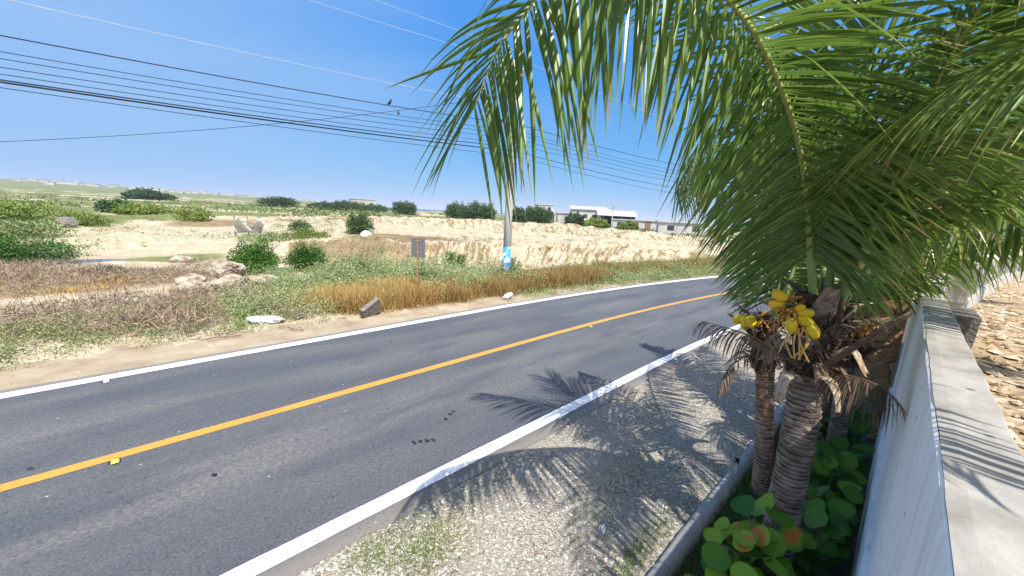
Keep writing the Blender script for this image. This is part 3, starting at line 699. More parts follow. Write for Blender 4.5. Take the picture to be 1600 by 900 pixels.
# white post behind the balustrade
po = empty('fence_post', (0.95, 11.6, 0), 'tall white post seen through the fronds above the balustrade', 'post')
q = Acc(); q.box((0, 0, 2.6), (0.14, 0.14, 5.2), taper=0.8); q.build('shaft', MAT['whitewash'], po)
q = Acc(); q.box((0, 0, 5.23), (0.18, 0.18, 0.06)); q.build('cap', MAT['concrete'], po)
# ------------------------------------------------------------------ coconut palms
def frond_geo(pts, Lmax=1.0, n=95, seed=0, petiole=0.14, droop=0.3, alpha=(72, 24), tipL=0.45, r0=0.048, twist=0.0, w0=0.034, missing=0.0, hang=34, be0=18, taper=0.2, basevar=0.4, varamp=0.22):
    rg = np.random.default_rng(seed)
    P = catmull(pts, 60)
    Lc = np.concatenate([[0], np.cumsum(np.linalg.norm(np.diff(P, axis=0), axis=1))]); Lt = Lc[-1]
    Tn = norm(np.gradient(P, axis=0))
    head = P[-1]-P[0]; head[2] = 0
    if np.linalg.norm(head) < 0.3: head = np.array([-0.7, -0.7, 0])
    S0 = norm(np.cross(norm(head), [0, 0, 1.0]))
    S = norm(S0[None] - (Tn@S0)[:, None]*Tn)
    if twist:
        N_ = np.cross(S, Tn); tw = twist*np.linspace(0, 1, 60)[:, None]
        S = norm(S*np.cos(tw)+N_*np.sin(tw))
    N = np.cross(S, Tn)
    R = Acc()
    rr = np.interp(np.linspace(0, 1, 60), [0, 0.05, 0.25, 0.7, 1], [1.5, 1.05, 0.62, 0.3, 0.07])*r0
    R.tube(P, rr, 8, var=np.interp(np.linspace(0, 1, 60), [0, 0.3, 1], [0.15, 0.35, 0.75]), flat=0.62, side_hint=None)
    Lf = Acc(); K = 7
    for side in (-1, 1):
        s = np.linspace(petiole, 0.995, n)+rg.normal(0, 0.0022, n); s = np.clip(s, petiole, 0.998)
        if missing: s = s[rg.random(n) > missing]
        m_ = len(s)
        def at_(A): return np.stack([np.interp(s*Lt, Lc, A[:, k]) for k in range(3)], 1)
        p = at_(P); t = norm(at_(Tn)); sv = norm(at_(S)); nv = norm(at_(N))
        q = (s-petiole)/(1-petiole)
        ln = Lmax*(tipL+(1-tipL)*np.sin(PI*np.clip(q*0.8+0.13, 0, 1))**0.8)*rg.normal(1, 0.07, m_)
        ln *= np.where(q > 0.97, 0.8, 1)
        al = np.radians(alpha[0]+(alpha[1]-alpha[0])*q**1.3+rg.normal(0, 3.5, m_))
        be = np.radians(be0-(be0+hang)*np.clip((q-0.05)/0.5, 0, 1)**0.8+rg.normal(0, 5, m_))
        D = norm(np.cos(al)[:, None]*t+np.sin(al)[:, None]*(side*np.cos(be)[:, None]*sv+np.sin(be)[:, None]*nv))
        W = norm(t-(np.sum(t*D, 1))[:, None]*D+rg.normal(0, 0.12, (m_, 3)))
        g = droop*rg.normal(1, 0.28, m_)
        kink = rg.random(m_) < 0.10; kk = rg.integers(2, 6, m_)
        step = ln/(K-1)
        C = [p]; Ds = [D]
        for k in range(1, K):
            gk = g*(0.35+1.1*k/K)
            gk = np.where(kink & (kk == k), gk+1.3, gk)
            D = norm(D+np.stack([0*g, 0*g, -gk], 1)*0.55)
            C.append(C[-1]+D*step[:, None]); Ds.append(D)
        prof = np.array([0.45, 0.95, 1.0, 0.92, 0.74, 0.45, 0.04])*w0/2
        bv = basevar+rg.normal(0, varamp*0.5, m_)
        tipb = rg.random(m_)
        V = []; A = []
        for k in range(K):
            d = Ds[k]; w = norm(W-(np.sum(W*d, 1))[:, None]*d); nn = np.cross(w, d)
            wk = prof[k]*((0.8+0.35*(ln/Lmax))*(1-taper*q))[:, None]
            V += [C[k]-w*wk-nn*wk*0.45, C[k], C[k]+w*wk-nn*wk*0.45]
            e = 0.93+0.05*tipb if k >= K-1 else (0.90*(tipb > 0.75) if k == K-2 else 0)
            av = np.clip(bv, 0, 0.85) if np.isscalar(e) and e == 0 else np.where(np.asarray(e) > 0, np.maximum(e, 0), np.clip(bv, 0, 0.85))
            A += [av, av+0.03, av]
        V = np.stack(V, 1); A = np.stack(A, 1)
        base = np.arange(m_)[:, None]*(3*K)
        fl = []
        for k in range(K-1):
            for c in (0, 1):
                fl.append(np.stack([base[:, 0]+3*k+c, base[:, 0]+3*k+c+1, base[:, 0]+3*k+c+4, base[:, 0]+3*k+c+3], 1))
        Lf.add(V.reshape(-1, 3), np.concatenate(fl), var=A.reshape(-1))
    return Lf, R

def add_frond(palm, pts, **kw):
    dead = kw.pop('dead', False)
    Lf, R = frond_geo(pts, **kw)
    base = palm.location
    f = Lf.build('dead_frond' if dead else 'frond', MAT['deadleaf' if dead else 'frond'], palm, loc=base, smooth=False); f.location = (0, 0, 0)
    if dead: f['label'] = 'dry brown drooping frond'
    q = R.build('rachis', MAT['deadleaf' if dead else 'rachis'], f, smooth=True, loc=base); q.location = (0, 0, 0)
    return f

def palm_trunk(palm, pts, r, mat, seed=0, ring=0.045):
    P = catmull(pts, int(np.linalg.norm(np.array(pts[-1])-np.array(pts[0]))/0.006))
    n = len(P); rg = np.random.default_rng(seed)
    s = np.linspace(0, 1, n); L = n*0.006
    ph = np.cumsum(np.full(n, 0.006)/(ring*(1+0.9*(noise2(s*L*9, 0*s, seed)-0.5))))
    fr = ph % 1.0
    rad_ = np.interp(s, [0, 0.12, 0.8, 1], [1.22, 1.0, 0.92, 1.05])*r
    sides = 28; a = np.linspace(0, 2*PI, sides, endpoint=False)
    T_ = norm(np.gradient(P, axis=0)); S = norm(np.cross(T_, [0, 1.0, 0.01])); N_ = np.cross(S, T_)
    tilt = 0.006*np.sin(a[None]+ph[:, None]*0.35)+0.010*(noise2(a[None]*2.5+0*ph[:, None], ph[:, None]*0.8, seed+9)-0.5)
    fr2 = (ph[:, None]+tilt/ring) % 1.0
    lip = np.where(fr2 > 0.6, (fr2-0.6)/0.4, 0.0)*(0.5+noise2(a[None]*1.5, np.floor(ph)[:, None]*7.7, seed+1))
    rr = rad_[:, None]*(1+0.07*lip+0.06*(noise2(ph[:, None]*0.5+0*a[None], a[None]*1.3+0*ph[:, None], seed+2)-0.5))
    ring_ = P[:, None]+rr[..., None]*(S[:, None]*np.cos(a)[None, :, None]+N_[:, None]*np.sin(a)[None, :, None])
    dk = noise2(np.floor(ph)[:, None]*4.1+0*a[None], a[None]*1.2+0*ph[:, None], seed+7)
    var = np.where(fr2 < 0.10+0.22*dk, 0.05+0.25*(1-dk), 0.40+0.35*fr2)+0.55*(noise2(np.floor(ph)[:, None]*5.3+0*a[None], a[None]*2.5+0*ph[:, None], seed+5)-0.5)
    i, j = np.meshgrid(np.arange(n-1), np.arange(sides), indexing='ij'); jn = (j+1) % sides
    F = np.stack([i*sides+j, i*sides+jn, (i+1)*sides+jn, (i+1)*sides+j], -1).reshape(-1, 4)
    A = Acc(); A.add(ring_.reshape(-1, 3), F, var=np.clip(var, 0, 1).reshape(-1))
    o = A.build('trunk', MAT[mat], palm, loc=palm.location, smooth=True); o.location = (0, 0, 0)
    return o

def leaf_base(palm, pts, w, var=0.5, open_=1.0, green=False, name='leaf_base', seed=0, split=0):
    """trough shaped stump of an old leaf: a curved half-tube with real thickness, ragged at its end"""
    rg = np.random.default_rng(seed)
    P = catmull(pts, 16); T_ = norm(np.gradient(P, axis=0)); n = 16
    c = np.array([palm['hx'], palm['hy']]); out_ = norm(np.array([P[-1, 0]-c[0], P[-1, 1]-c[1], 0.001]))
    S = norm(np.cross(T_, out_)+1e-6); 
    S = norm(np.cross(T_, [0, 0, 1.0])) if abs(out_@T_[8]) > 0.6 and abs(T_[8][2]) < 0.75 else S
    N_ = np.cross(S, T_)
    if (N_[2]@out_) < 0 and abs(T_[8][2]) >= 0.75: N_ = -N_
    k = 9; th = np.linspace(-1, 1, k)*1.25*open_
    ww = np.interp(np.linspace(0, 1, n), [0, 0.25, 0.7, 1], [1.35, 1.0, 0.62, 0.5])*w
    V = []; A = []
    for layer, sc in ((0, 1.0), (1, 0.84)):
        for i in range(n):
            jag = 0.18*w*rg.normal(0, 1, k) if i == n-1 else 0.012*rg.normal(0, 1, k)
            fl = 0.55
            V.append(P[i]+ww[i]*sc*(np.sin(th)[:, None]*S[i]+fl*(np.cos(th)-0.5)[:, None]*N_[i]*(-1 if False else 1))+T_[i]*jag[:, None])
            A.append(np.clip(var+0.15*rg.normal(0, 1, k)+0.2*(layer == 1), 0, 1))
    V = np.stack(V).reshape(-1, 3); A = np.stack(A).reshape(-1)
    F = []
    for l in range(2):
        for i in range(n-1):
            for j in range(k-1):
                a = l*n*k+i*k+j; F.append([a, a+1, a+k+1, a+k])
    m_ = n*k
    for i in range(n-1):
        F.append([i*k, (i+1)*k, m_+(i+1)*k, m_+i*k]); F.append([i*k+k-1, (i+1)*k+k-1, m_+(i+1)*k+k-1, m_+i*k+k-1])
    for j in range(k-1): F.append([(n-1)*k+j, (n-1)*k+j+1, m_+(n-1)*k+j+1, m_+(n-1)*k+j])
    q = Acc(); q.add(V, F, var=A)
    o = q.build(name, MAT['rachis'] if green else MAT['husk'], palm, loc=palm.location, smooth=True); o.location = (0, 0, 0)
    return o

def coconut(palm, c, r, d, var=0.5, seed=0):
    q = Acc(); d = norm(np.array(d, float)); h = np.array([0.3, 0.2, 1.0]); S = norm(np.cross(d, h)); N_ = np.cross(S, d)
    nn = 14; ss = np.linspace(0, PI, 12); a = np.linspace(0, 2*PI, nn, endpoint=False)
    pr = np.sin(ss)**0.85*(1+0.12*np.cos(ss)); zz = -np.cos(ss)*1.45
    rr = pr[:, None]*(1+0.06*np.cos(3*a)[None])
    V = np.array(c)+r*(zz[:, None, None]*d+rr[..., None]*(S*np.cos(a)[None, :, None]+N_*np.sin(a)[None, :, None]))
    F = [[i*nn+j, i*nn+(j+1) % nn, (i+1)*nn+(j+1) % nn, (i+1)*nn+j] for i in range(11) for j in range(nn)]
    q.add(V.reshape(-1, 3), F, var=var)
    o = q.build('coconut', MAT['coconut'], palm, loc=palm.location, smooth=True); o.location = (0, 0, 0)

def stalks(palm, c, out_, n=26, ln=0.24, seed=0, name='fruit_stalk', mat='stalk'):
    rg = np.random.default_rng(seed); q = Acc(); out_ = norm(np.array(out_, float))
    main = np.array(c)-out_*0.22+[0, 0, 0.12]
    q.tube(catmull([main, np.array(c)-out_*0.08+[0, 0, 0.06], c], 8), 0.014, 6, var=0.4)
    for k in range(n):
        d = norm(out_*0.7+rg.normal(0, 0.65, 3)+[0, 0, -0.05]); L1 = ln*rg.uniform(0.5, 1.1)
        p0 = np.array(c)-out_*rg.uniform(0, 0.1); p1 = p0+d*L1*0.5; p2 = p1+norm(d+[0, 0, -0.5]+rg.normal(0, 0.2, 3))*L1*0.5
        q.tube(catmull([p0, p1, p2], 7), np.linspace(0.0065, 0.003, 7), 5, var=rg.random())
        for m_ in range(3):
            e = p1+(p2-p1)*rg.random(); q.box(e+rg.normal(0, 0.006, 3), (0.014, 0.014, 0.016), rz=rg.random(), var=rg.random())
    o = q.build(name, MAT[mat], palm, loc=palm.location); o.location = (0, 0, 0)

def fibre(palm, c, r, z0, z1, n=160, seed=0):
    rg = np.random.default_rng(seed); q = Acc()
    for k in range(n):
        a = rg.uniform(0, 2*PI); z = rg.uniform(z0, z1); p = np.array([c[0]+r*math.cos(a), c[1]+r*math.sin(a), z])
        d = norm(np.array([math.cos(a)*0.6, math.sin(a)*0.6, rg.normal(0, 0.5)])+rg.normal(0, 0.5, 3)); l = rg.uniform(0.06, 0.22)
        w = rg.uniform(0.003, 0.012); sd_ = norm(np.cross(d, rg.normal(0, 1, 3)))
        q.add([p-sd_*w, p+sd_*w, p+d*l+sd_*w*0.3+[0, 0, -0.3*l], p+d*l-sd_*w*0.3+[0, 0, -0.3*l]], [[0, 1, 2, 3]], var=rg.random())
    m_ = 18; a = np.linspace(0, 2*PI, m_, endpoint=False); zz = np.linspace(z0, z1, 8)
    V = np.array([[c[0]+r*(1.0+0.15*math.sin(3*t+z*9))*math.cos(t), c[1]+r*(1+0.15*math.sin(3*t+z*9))*math.sin(t), z] for z in zz for t in a])
    q.add(V, [[i*m_+j, i*m_+(j+1) % m_, (i+1)*m_+(j+1) % m_, (i+1)*m_+j] for i in range(7) for j in range(m_)], var=rg.random(len(V))*0.6)
    o = q.build('fibre', MAT['fibre'], palm, loc=palm.location); o.location = (0, 0, 0)

def new_palm(loc, hub, label):
    p = empty('coconut_palm', loc, label, 'palm tree', 'coconut palms in the bed by the wall'); p['hx'] = hub[0]; p['hy'] = hub[1]; return p

# main palm
H1 = (-0.389, 3.65)
p1 = new_palm((-0.37, 3.68, 0), H1, 'thickest coconut palm in front, grey ringed trunk and yellow coconuts')
palm_trunk(p1, [(-0.365, 3.69, -0.08), (-0.36, 3.69, 0.7), (-0.37, 3.67, 1.5), (-0.389, 3.65, 2.1)], 0.122, 'trunk', 3)
fibre(p1, H1, 0.125, 1.90, 2.52, 320, 5)
rgb = np.random.default_rng(12)
for k in range(17):
    a = k*2.39996+0.4; z = 1.86+0.037*k; d = np.array([math.cos(a), math.sin(a), 0]); c = np.array([H1[0], H1[1], 0])
    tilt = 0.30+0.40*(k/16); ln = rgb.uniform(0.2, 0.42)*(0.7 if k < 5 else 1)
    pts = [c+d*0.07+[0, 0, z-0.09], c+d*0.135+[0, 0, z+0.03], c+d*(0.135+ln*0.5*(1-tilt*0.6))+[0, 0, z+0.06+ln*0.35*(tilt+0.2)], c+d*(0.135+ln*(1-tilt*0.5))+[0, 0, z+ln*(tilt)-(0.14 if k < 6 else 0.0)]]
    leaf_base(p1, pts, 0.083, var=[0.5, 0.75, 0.35, 0.62][k % 4], seed=k)
FR1 = [
 dict(pts=[(-0.403, 3.622, 2.323), (-0.497, 3.557, 2.798), (-0.569, 3.398, 3.245), (-0.662, 3.103, 3.662), (-0.77, 2.678, 3.979), (-0.871, 2.333, 4.138), (-0.979, 1.922, 4.231), (-1.1, 1.584, 4.188), (-1.22, 1.397, 4.044), (-1.29, 1.289, 3.864), (-1.35, 1.195, 3.713), (-1.4, 1.145, 3.569), (-1.43, 1.116, 3.439)], Lmax=0.97, n=185, droop=0.17, hang=50, be0=-15, taper=0.45, twist=-1.45, tipL=0.43, r0=0.048, petiole=0.12, basevar=0.5, alpha=(118, 36), w0=0.030),
 dict(pts=[(-0.36, 3.672, 2.374), (-0.396, 3.722, 2.899), (-0.41, 3.701, 3.36), (-0.41, 3.694, 3.871), (-0.396, 3.658, 4.26), (-0.36, 3.665, 4.634), (-0.252, 3.694, 5.088)], Lmax=0.85, w0=0.031, n=105, droop=0.12, alpha=(55, 25), basevar=0.5),
 dict(pts=[(-0.302, 3.679, 2.381), (-0.259, 3.694, 2.863), (-0.137, 3.586, 3.295), (-0, 3.326, 3.626), (0.108, 2.995, 3.763), (0.209, 2.686, 3.792), (0.317, 2.398, 3.713), (0.418, 2.16, 3.54)], Lmax=0.7, w0=0.022, n=115, droop=0.25, alpha=(110, 36), basevar=0.55, petiole=0.2),
 dict(pts=[(-0.382, 3.744, 2.359), (-0.497, 4.003, 3.036), (-0.626, 4.126, 3.806), (-0.756, 4.118, 4.541), (-0.936, 4.046, 5.16), (-1.22, 4.039, 5.628)], Lmax=0.9, w0=0.031, n=100, droop=0.2, alpha=(60, 25), basevar=0.45),
 dict(pts=[(-0.288, 3.679, 2.388), (-0.187, 3.665, 3.05), (-0.108, 3.47, 3.626), (-0.0072, 3.226, 4.022), (0.101, 3.002, 4.217), (0.288, 2.772, 4.224), (0.54, 2.556, 4.044)], Lmax=0.72, w0=0.024, n=110, droop=0.35, basevar=0.4),
 dict(pts=[(-0.396, 3.672, 2.366), (-0.626, 3.838, 3.029), (-0.864, 3.787, 3.77), (-1.09, 3.542, 4.397), (-1.38, 3.262, 4.771), (-1.68, 3.031, 4.915), (-2.02, 2.887, 4.8)], Lmax=0.8, w0=0.026, n=85, droop=0.2, twist=-0.8, basevar=0.42),
 dict(pts=[(-0.324, 3.708, 2.352), (-0.108, 3.888, 2.928), (0.18, 4.032, 3.36), (0.54, 4.14, 3.648), (0.972, 4.176, 3.72), (1.37, 4.176, 3.504)], Lmax=0.8, w0=0.031, n=100, droop=0.45, basevar=0.5, petiole=0.2),
 dict(pts=[(-0.3, 3.67, 2.38), (-0.1, 3.5, 3.6), (0.15, 3.0, 4.4), (0.45, 2.3, 4.65), (0.75, 1.7, 4.3), (0.98, 1.3, 3.75)], Lmax=0.75, w0=0.025, n=85, droop=0.25, alpha=(100, 36), basevar=0.5),
]
for k, f in enumerate(FR1): add_frond(p1, seed=20+k, **f)
# coconuts and their stalks on the camera side
cc = np.array([-0.505, 3.44, 2.325])
stalks(p1, cc+[-0.03, 0.015, 0.04], (-0.4, -0.85, -0.1), 34, 0.17, 3)
stalks(p1, cc+[-0.11, 0.07, 0.10], (-0.8, -0.5, 0.2), 22, 0.15, 4)
for k, (o_, d) in enumerate([((0.10, -0.06, 0.02), (0.9, -0.2, -0.25)), ((0.08, -0.02, 0.09), (0.8, -0.3, 0.3)), ((0.0, -0.10, -0.04), (0.15, -0.2, -1)), ((0.17, -0.07, -0.06), (0.5, -0.4, -0.8)), ((-0.16, 0.0, 0.12), (-0.9, -0.3, 0.1)), ((-0.15, -0.02, 0.22), (-0.8, -0.3, 0.4)), ((0.03, -0.02, 0.13), (0.5, -0.4, 0.5))]):
    coconut(p1, cc+np.array(o_)*0.75, 0.040 if k != 6 else 0.03, d, var=0.3+0.1*k)
q = Acc(); rg = np.random.default_rng(8)
for k in range(7):
    p0 = cc+[0.06+0.02*rg.normal(), -0.06, -0.04]; q.tube(catmull([p0, p0+[0.03*rg.normal(), -0.03, -0.09], p0+[0.05*rg.normal(), -0.04, -0.22]], 8), 0.006, 5, var=0.8)
o = q.build('spent_stalk', MAT['stalk'], p1, loc=p1.location); o.location = (0, 0, 0)
# dead frond to the left, dry spathe to the right
add_frond(p1, [(-0.432, 3.528, 1.956), (-0.576, 3.355, 2.093), (-0.756, 3.218, 2.194), (-1.02, 3.067, 2.258)], dead=True, Lmax=0.26, n=60, droop=1.1, seed=51, petiole=0.25, r0=0.030, w0=0.008, missing=0.3, basevar=0.3, alpha=(60, 35))
add_frond(p1, [(-0.288, 3.564, 1.92), (-0.144, 3.456, 2.006), (0, 3.326, 2.035), (0.101, 3.226, 2.006)], dead=True, Lmax=0.34, n=46, droop=0.7, seed=52, petiole=0.15, r0=0.016, w0=0.006, missing=0.2, basevar=0.1, alpha=(60, 35))
leaf_base(p1, [(-0.288, 3.542, 2.006), (-0.173, 3.456, 2.179), (-0.0576, 3.398, 2.352), (0.072, 3.355, 2.518)], 0.055, var=0.35, name='dry_spathe', seed=31)
leaf_base(p1, [(-0.446, 3.514, 1.862), (-0.475, 3.442, 1.92), (-0.49, 3.384, 1.848), (-0.49, 3.37, 1.704)], 0.06, var=0.9, seed=33)
leaf_base(p1, [(-0.288, 3.542, 1.862), (-0.259, 3.442, 1.956), (-0.187, 3.355, 1.92), (-0.144, 3.326, 1.776)], 0.05, var=0.85, seed=34)

# second palm, slim, on the road side
H2 = (-0.90, 4.74)
p2 = new_palm((-0.69, 4.79, 0), H2, 'slim coconut palm with reddish ringed trunk nearest the road')
palm_trunk(p2, [(-0.69, 4.79, -0.08), (-0.75, 4.78, 0.6), (-0.83, 4.76, 1.2), (-0.895, 4.74, 1.72)], 0.092, 'trunk_red', 9, ring=0.04)
fibre(p2, H2, 0.105, 1.5, 2.07, 200, 15)
for k in range(11):
    a = k*2.39996+1.2; z = 1.49+0.047*k; d = np.array([math.cos(a), math.sin(a), 0]); c = np.array([H2[0], H2[1], 0]); ln = rgb.uniform(0.2, 0.42)
    tilt = 0.25+0.5*(k/10)
    pts = [c+d*0.06+[0, 0, z-0.1], c+d*0.12+[0, 0, z+0.03], c+d*(0.12+ln*0.5*(1-tilt*0.6))+[0, 0, z+0.04+ln*0.35*(tilt+0.2)], c+d*(0.12+ln*(1-tilt*0.5))+[0, 0, z+ln*tilt-(0.16 if k < 4 else 0)]]
    leaf_base(p2, pts, 0.08, var=[0.45, 0.8, 0.6][k % 3], seed=60+k)
FR2 = [
 dict(pts=[(-0.865, 4.724, 1.893), (-0.911, 4.92, 2.554), (-1.06, 5.003, 3.158), (-1.31, 4.994, 3.642), (-1.69, 5.041, 3.911), (-2.07, 5.115, 3.809), (-2.33, 5.264, 3.391)], Lmax=0.85, n=90, droop=0.22, basevar=0.38, hang=66, be0=-20, w0=0.024, alpha=(115, 40)),
 dict(pts=[(-0.865, 4.724, 1.893), (-0.93, 5.115, 2.535), (-1.12, 5.673, 3.093), (-1.44, 6.324, 3.325), (-1.77, 6.882, 3.139)], Lmax=0.8, n=95, droop=0.25, basevar=0.4, hang=60, be0=-20, alpha=(110, 40), w0=0.026),
 dict(pts=[(-0.865, 4.724, 1.893), (-0.79, 4.836, 2.628), (-0.744, 4.743, 3.372), (-0.79, 4.464, 3.93), (-0.883, 4.045, 4.255), (-1.02, 3.627, 4.209)], Lmax=0.85, n=95, droop=0.35, basevar=0.4),
]
for k, f in enumerate(FR2): add_frond(p2, seed=40+k, **f)
c2 = np.array([-1.05, 4.46, 2.0]); stalks(p2, c2+[0.06, 0.05, 0.03], (-0.5, -0.7, 0), 18, 0.16, 7)
for k, (o_, d) in enumerate([((0, 0, 0), (-0.2, -0.3, -1)), ((-0.07, 0.03, 0.02), (-0.8, 0, -0.5)), ((0.05, -0.03, 0.03), (0.3, -0.6, -0.5))]): coconut(p2, c2+o_, 0.05, d, var=0.6, seed=k)
q = Acc(); rg = np.random.default_rng(18)
for k in range(60):
    p0 = np.array([-0.95, 4.56, 2.02]); d = norm(rg.normal(0, 1, 3)+[-0.5, -0.6, 0.1]); l = rg.uniform(0.12, 0.34)
    q.tube(catmull([p0, p0+d*l*0.5, p0+d*l+[0, 0, -0.06]], 6), np.linspace(0.004, 0.0015, 6), 4, var=rg.random()*0.4)
o = q.build('spent_stalk', MAT['deadleaf'], p2, loc=p2.location); o.location = (0, 0, 0)
add_frond(p2, [(-0.911, 4.65, 1.605), (-1.02, 4.51, 1.624), (-1.13, 4.418, 1.466), (-1.17, 4.371, 1.252)], dead=True, Lmax=0.22, n=26, droop=1.0, seed=61, petiole=0.2, r0=0.02, w0=0.018, missing=0.3, basevar=0.7)

# third and fourth palms behind
H3 = (-0.30, 6.0)
p3 = new_palm((-0.26, 6.45, 0), H3, 'dark trunked coconut palm behind the main palm, nearer the stone pier')
palm_trunk(p3, [(-0.24, 6.45, -0.08), (-0.25, 6.25, 0.6), (-0.28, 6.05, 1.3), (-0.30, 6.0, 1.7)], 0.095, 'trunk', 21)
fibre(p3, H3, 0.12, 1.4, 2.0, 160, 25)
for k in range(9):
    a = k*2.39996+2.2; z = 1.38+0.06*k; d = np.array([math.cos(a), math.sin(a), 0]); c = np.array([H3[0], H3[1], 0]); ln = rgb.uniform(0.22, 0.45); tilt = 0.3+0.5*k/8
    pts = [c+d*0.06+[0, 0, z-0.1], c+d*0.12+[0, 0, z+0.03], c+d*(0.12+ln*0.5*(1-tilt*0.6))+[0, 0, z+0.04+ln*0.35*(tilt+0.2)], c+d*(0.12+ln*(1-tilt*0.5))+[0, 0, z+ln*tilt]]
    leaf_base(p3, pts, 0.085, var=0.5, seed=80+k)
FR3 = [
 dict(pts=[(-0.35, 6.0, 1.8), (-0.26, 6.1, 2.6), (-0.08, 6.25, 3.2), (0.16, 6.38, 3.52), (0.49, 6.46, 3.5), (0.85, 6.55, 3.2)], Lmax=0.85, n=95, droop=0.5, basevar=0.45),
 dict(pts=[(-0.35, 6.1, 1.8), (-0.38, 6.39, 3.08), (-0.36, 6.48, 4.19), (-0.24, 6.5, 4.98), (0.04, 6.62, 5.27), (0.42, 6.85, 5.17)], Lmax=1.0, n=100, droop=0.25, basevar=0.5),
 dict(pts=[(-0.35, 6.0, 1.8), (-0.15, 5.75, 2.4), (0.1, 5.4, 2.95), (0.35, 5.0, 3.2), (0.6, 4.6, 3.15)], Lmax=0.72, n=85, droop=0.6, basevar=0.6, petiole=0.25, w0=0.032),
 dict(pts=[(-0.35, 6.1, 1.8), (-0.1, 6.9, 2.8), (0.3, 7.6, 3.4), (0.9, 8.2, 3.6), (1.5, 8.7, 3.3)], Lmax=0.95, n=95, droop=0.4, basevar=0.5),
 dict(pts=[(-0.35, 6.1, 1.8), (-0.5, 6.8, 2.9), (-0.6, 7.5, 3.6), (-0.8, 8.2, 4.0), (-1.1, 8.9, 3.8)], Lmax=0.9, n=95, droop=0.4, basevar=0.5),
]
for k, f in enumerate(FR3): add_frond(p3, seed=70+k, **f)
stalks(p3, (-0.22, 5.78, 1.92), (0.35, -0.9, -0.2), 30, 0.2, 9)
H4 = (-0.46, 6.3)
p4 = new_palm((-0.42, 6.5, 0), H4, 'slender dark palm trunk between the main palm and the stone pier, half hidden')
palm_trunk(p4, [(-0.42, 6.5, -0.08), (-0.43, 6.42, 0.6), (-0.45, 6.34, 1.3), (-0.46, 6.3, 1.9)], 0.07, 'trunk', 27)
leaf_base(p4, [(-0.46, 6.28, 1.8), (-0.5, 6.2, 2.1), (-0.52, 6.15, 2.35), (-0.5, 6.1, 2.6)], 0.06, var=0.4, seed=95)
for k, f in enumerate([
 dict(pts=[(-0.46, 6.3, 1.9), (-0.6, 6.7, 2.9), (-0.9, 7.2, 3.7), (-1.4, 7.6, 4.1), (-2.0, 7.8, 4.0)], Lmax=0.9, n=95, droop=0.35, basevar=0.45),
 dict(pts=[(-0.46, 6.3, 1.9), (-0.3, 6.8, 3.2), (0.0, 7.1, 4.3), (0.5, 7.2, 5.0), (1.1, 7.2, 5.2), (1.7, 7.1, 4.9)], Lmax=1.0, n=100, droop=0.4, basevar=0.4)]): add_frond(p4, seed=97+k, **f)
for p in (p1, p2, p3, p4):
    for kk in ('hx', 'hy'): del p[kk]

# ------------------------------------------------------------------ round leaved shrubs in the palm bed
def grape(loc, h, nst, nl, seed, label, bright=0.0, rl=0.085, parent=None):
    rg = np.random.default_rng(seed)
    e = empty('sea_grape', loc, label, 'shrub', 'round leaved shrubs at the foot of the wall')
    St = Acc(); Lf = Acc()
    for k in range(nst):
        a = rg.uniform(0, 2*PI); o_ = rg.uniform(0.02, 0.12); base = np.array([loc[0]+o_*math.cos(a), loc[1]+o_*math.sin(a), -0.02])
        top = base+[rg.normal(0, 0.17), rg.normal(0, 0.2), h*rg.uniform(0.6, 1.05)]
        top[0] = min(top[0], 0.04)
        P = catmull([base, (base+top)/2+rg.normal(0, 0.05, 3), top], 12); St.tube(P, np.linspace(0.012, 0.004, 12), 6)
        for j in range(nl):
            t = 0.25+0.75*(j+rg.random())/nl; i = min(int(t*11), 11); b_ = P[i]; aa_ = j*2.4+rg.normal(0, 0.5)
            out_ = np.array([math.cos(aa_), math.sin(aa_), rg.uniform(0.0, 0.7)]); out_ = norm(out_)
            ln = rg.uniform(0.05, 0.13); c = b_+out_*(ln+0.03)
            if c[0] > 0.03: c[0] = 0.03-rg.random()*0.08
            St.tube([b_, c], 0.003, 4, cap=False)
            nrm = norm(np.array([rg.normal(0, 0.45)-0.1, rg.normal(0, 0.45)-0.25, 1.0])); r = rl*rg.uniform(0.7, 1.2)
            s1 = norm(np.cross(nrm, out_)); s2 = np.cross(s1, nrm)
            m_ = 12; th = np.linspace(0, 2*PI, m_, endpoint=False)
            ring = c[None]+r*(np.cos(th)[:, None]*s1*1.05+np.sin(th)[:, None]*s2+(0.22*np.cos(th)**2+0.05*np.sin(5*th+j))[:, None]*nrm)
            inner = c[None]+r*0.5*(np.cos(th)[:, None]*s1+np.sin(th)[:, None]*s2+(0.12*np.cos(th)**2)[:, None]*nrm)
            V = np.vstack([ring, inner, c[None]])
            v0 = np.clip(rg.uniform(0.15, 0.7)+bright*(t > 0.75)*rg.random(), 0, 0.9)
            av = np.full(2*m_+1, v0); av[:m_] -= 0.05
            if rg.random() < 0.04+0.14*bright: av[m_:] = 0.98; av[rg.integers(0, m_, 4)] = 0.97
            F = [[i, (i+1) % m_, m_+(i+1) % m_, m_+i] for i in range(m_)]; T3 = [[m_+i, m_+(i+1) % m_, 2*m_] for i in range(m_)]
            Lf.add(V, F, T3, var=np.clip(av, 0, 1))
    o = St.build('stem', MAT['stem'], e, loc=loc); o.location = (0, 0, 0)
    o = Lf.build('foliage', MAT['grape'], e, loc=loc, smooth=True); o.location = (0, 0, 0)
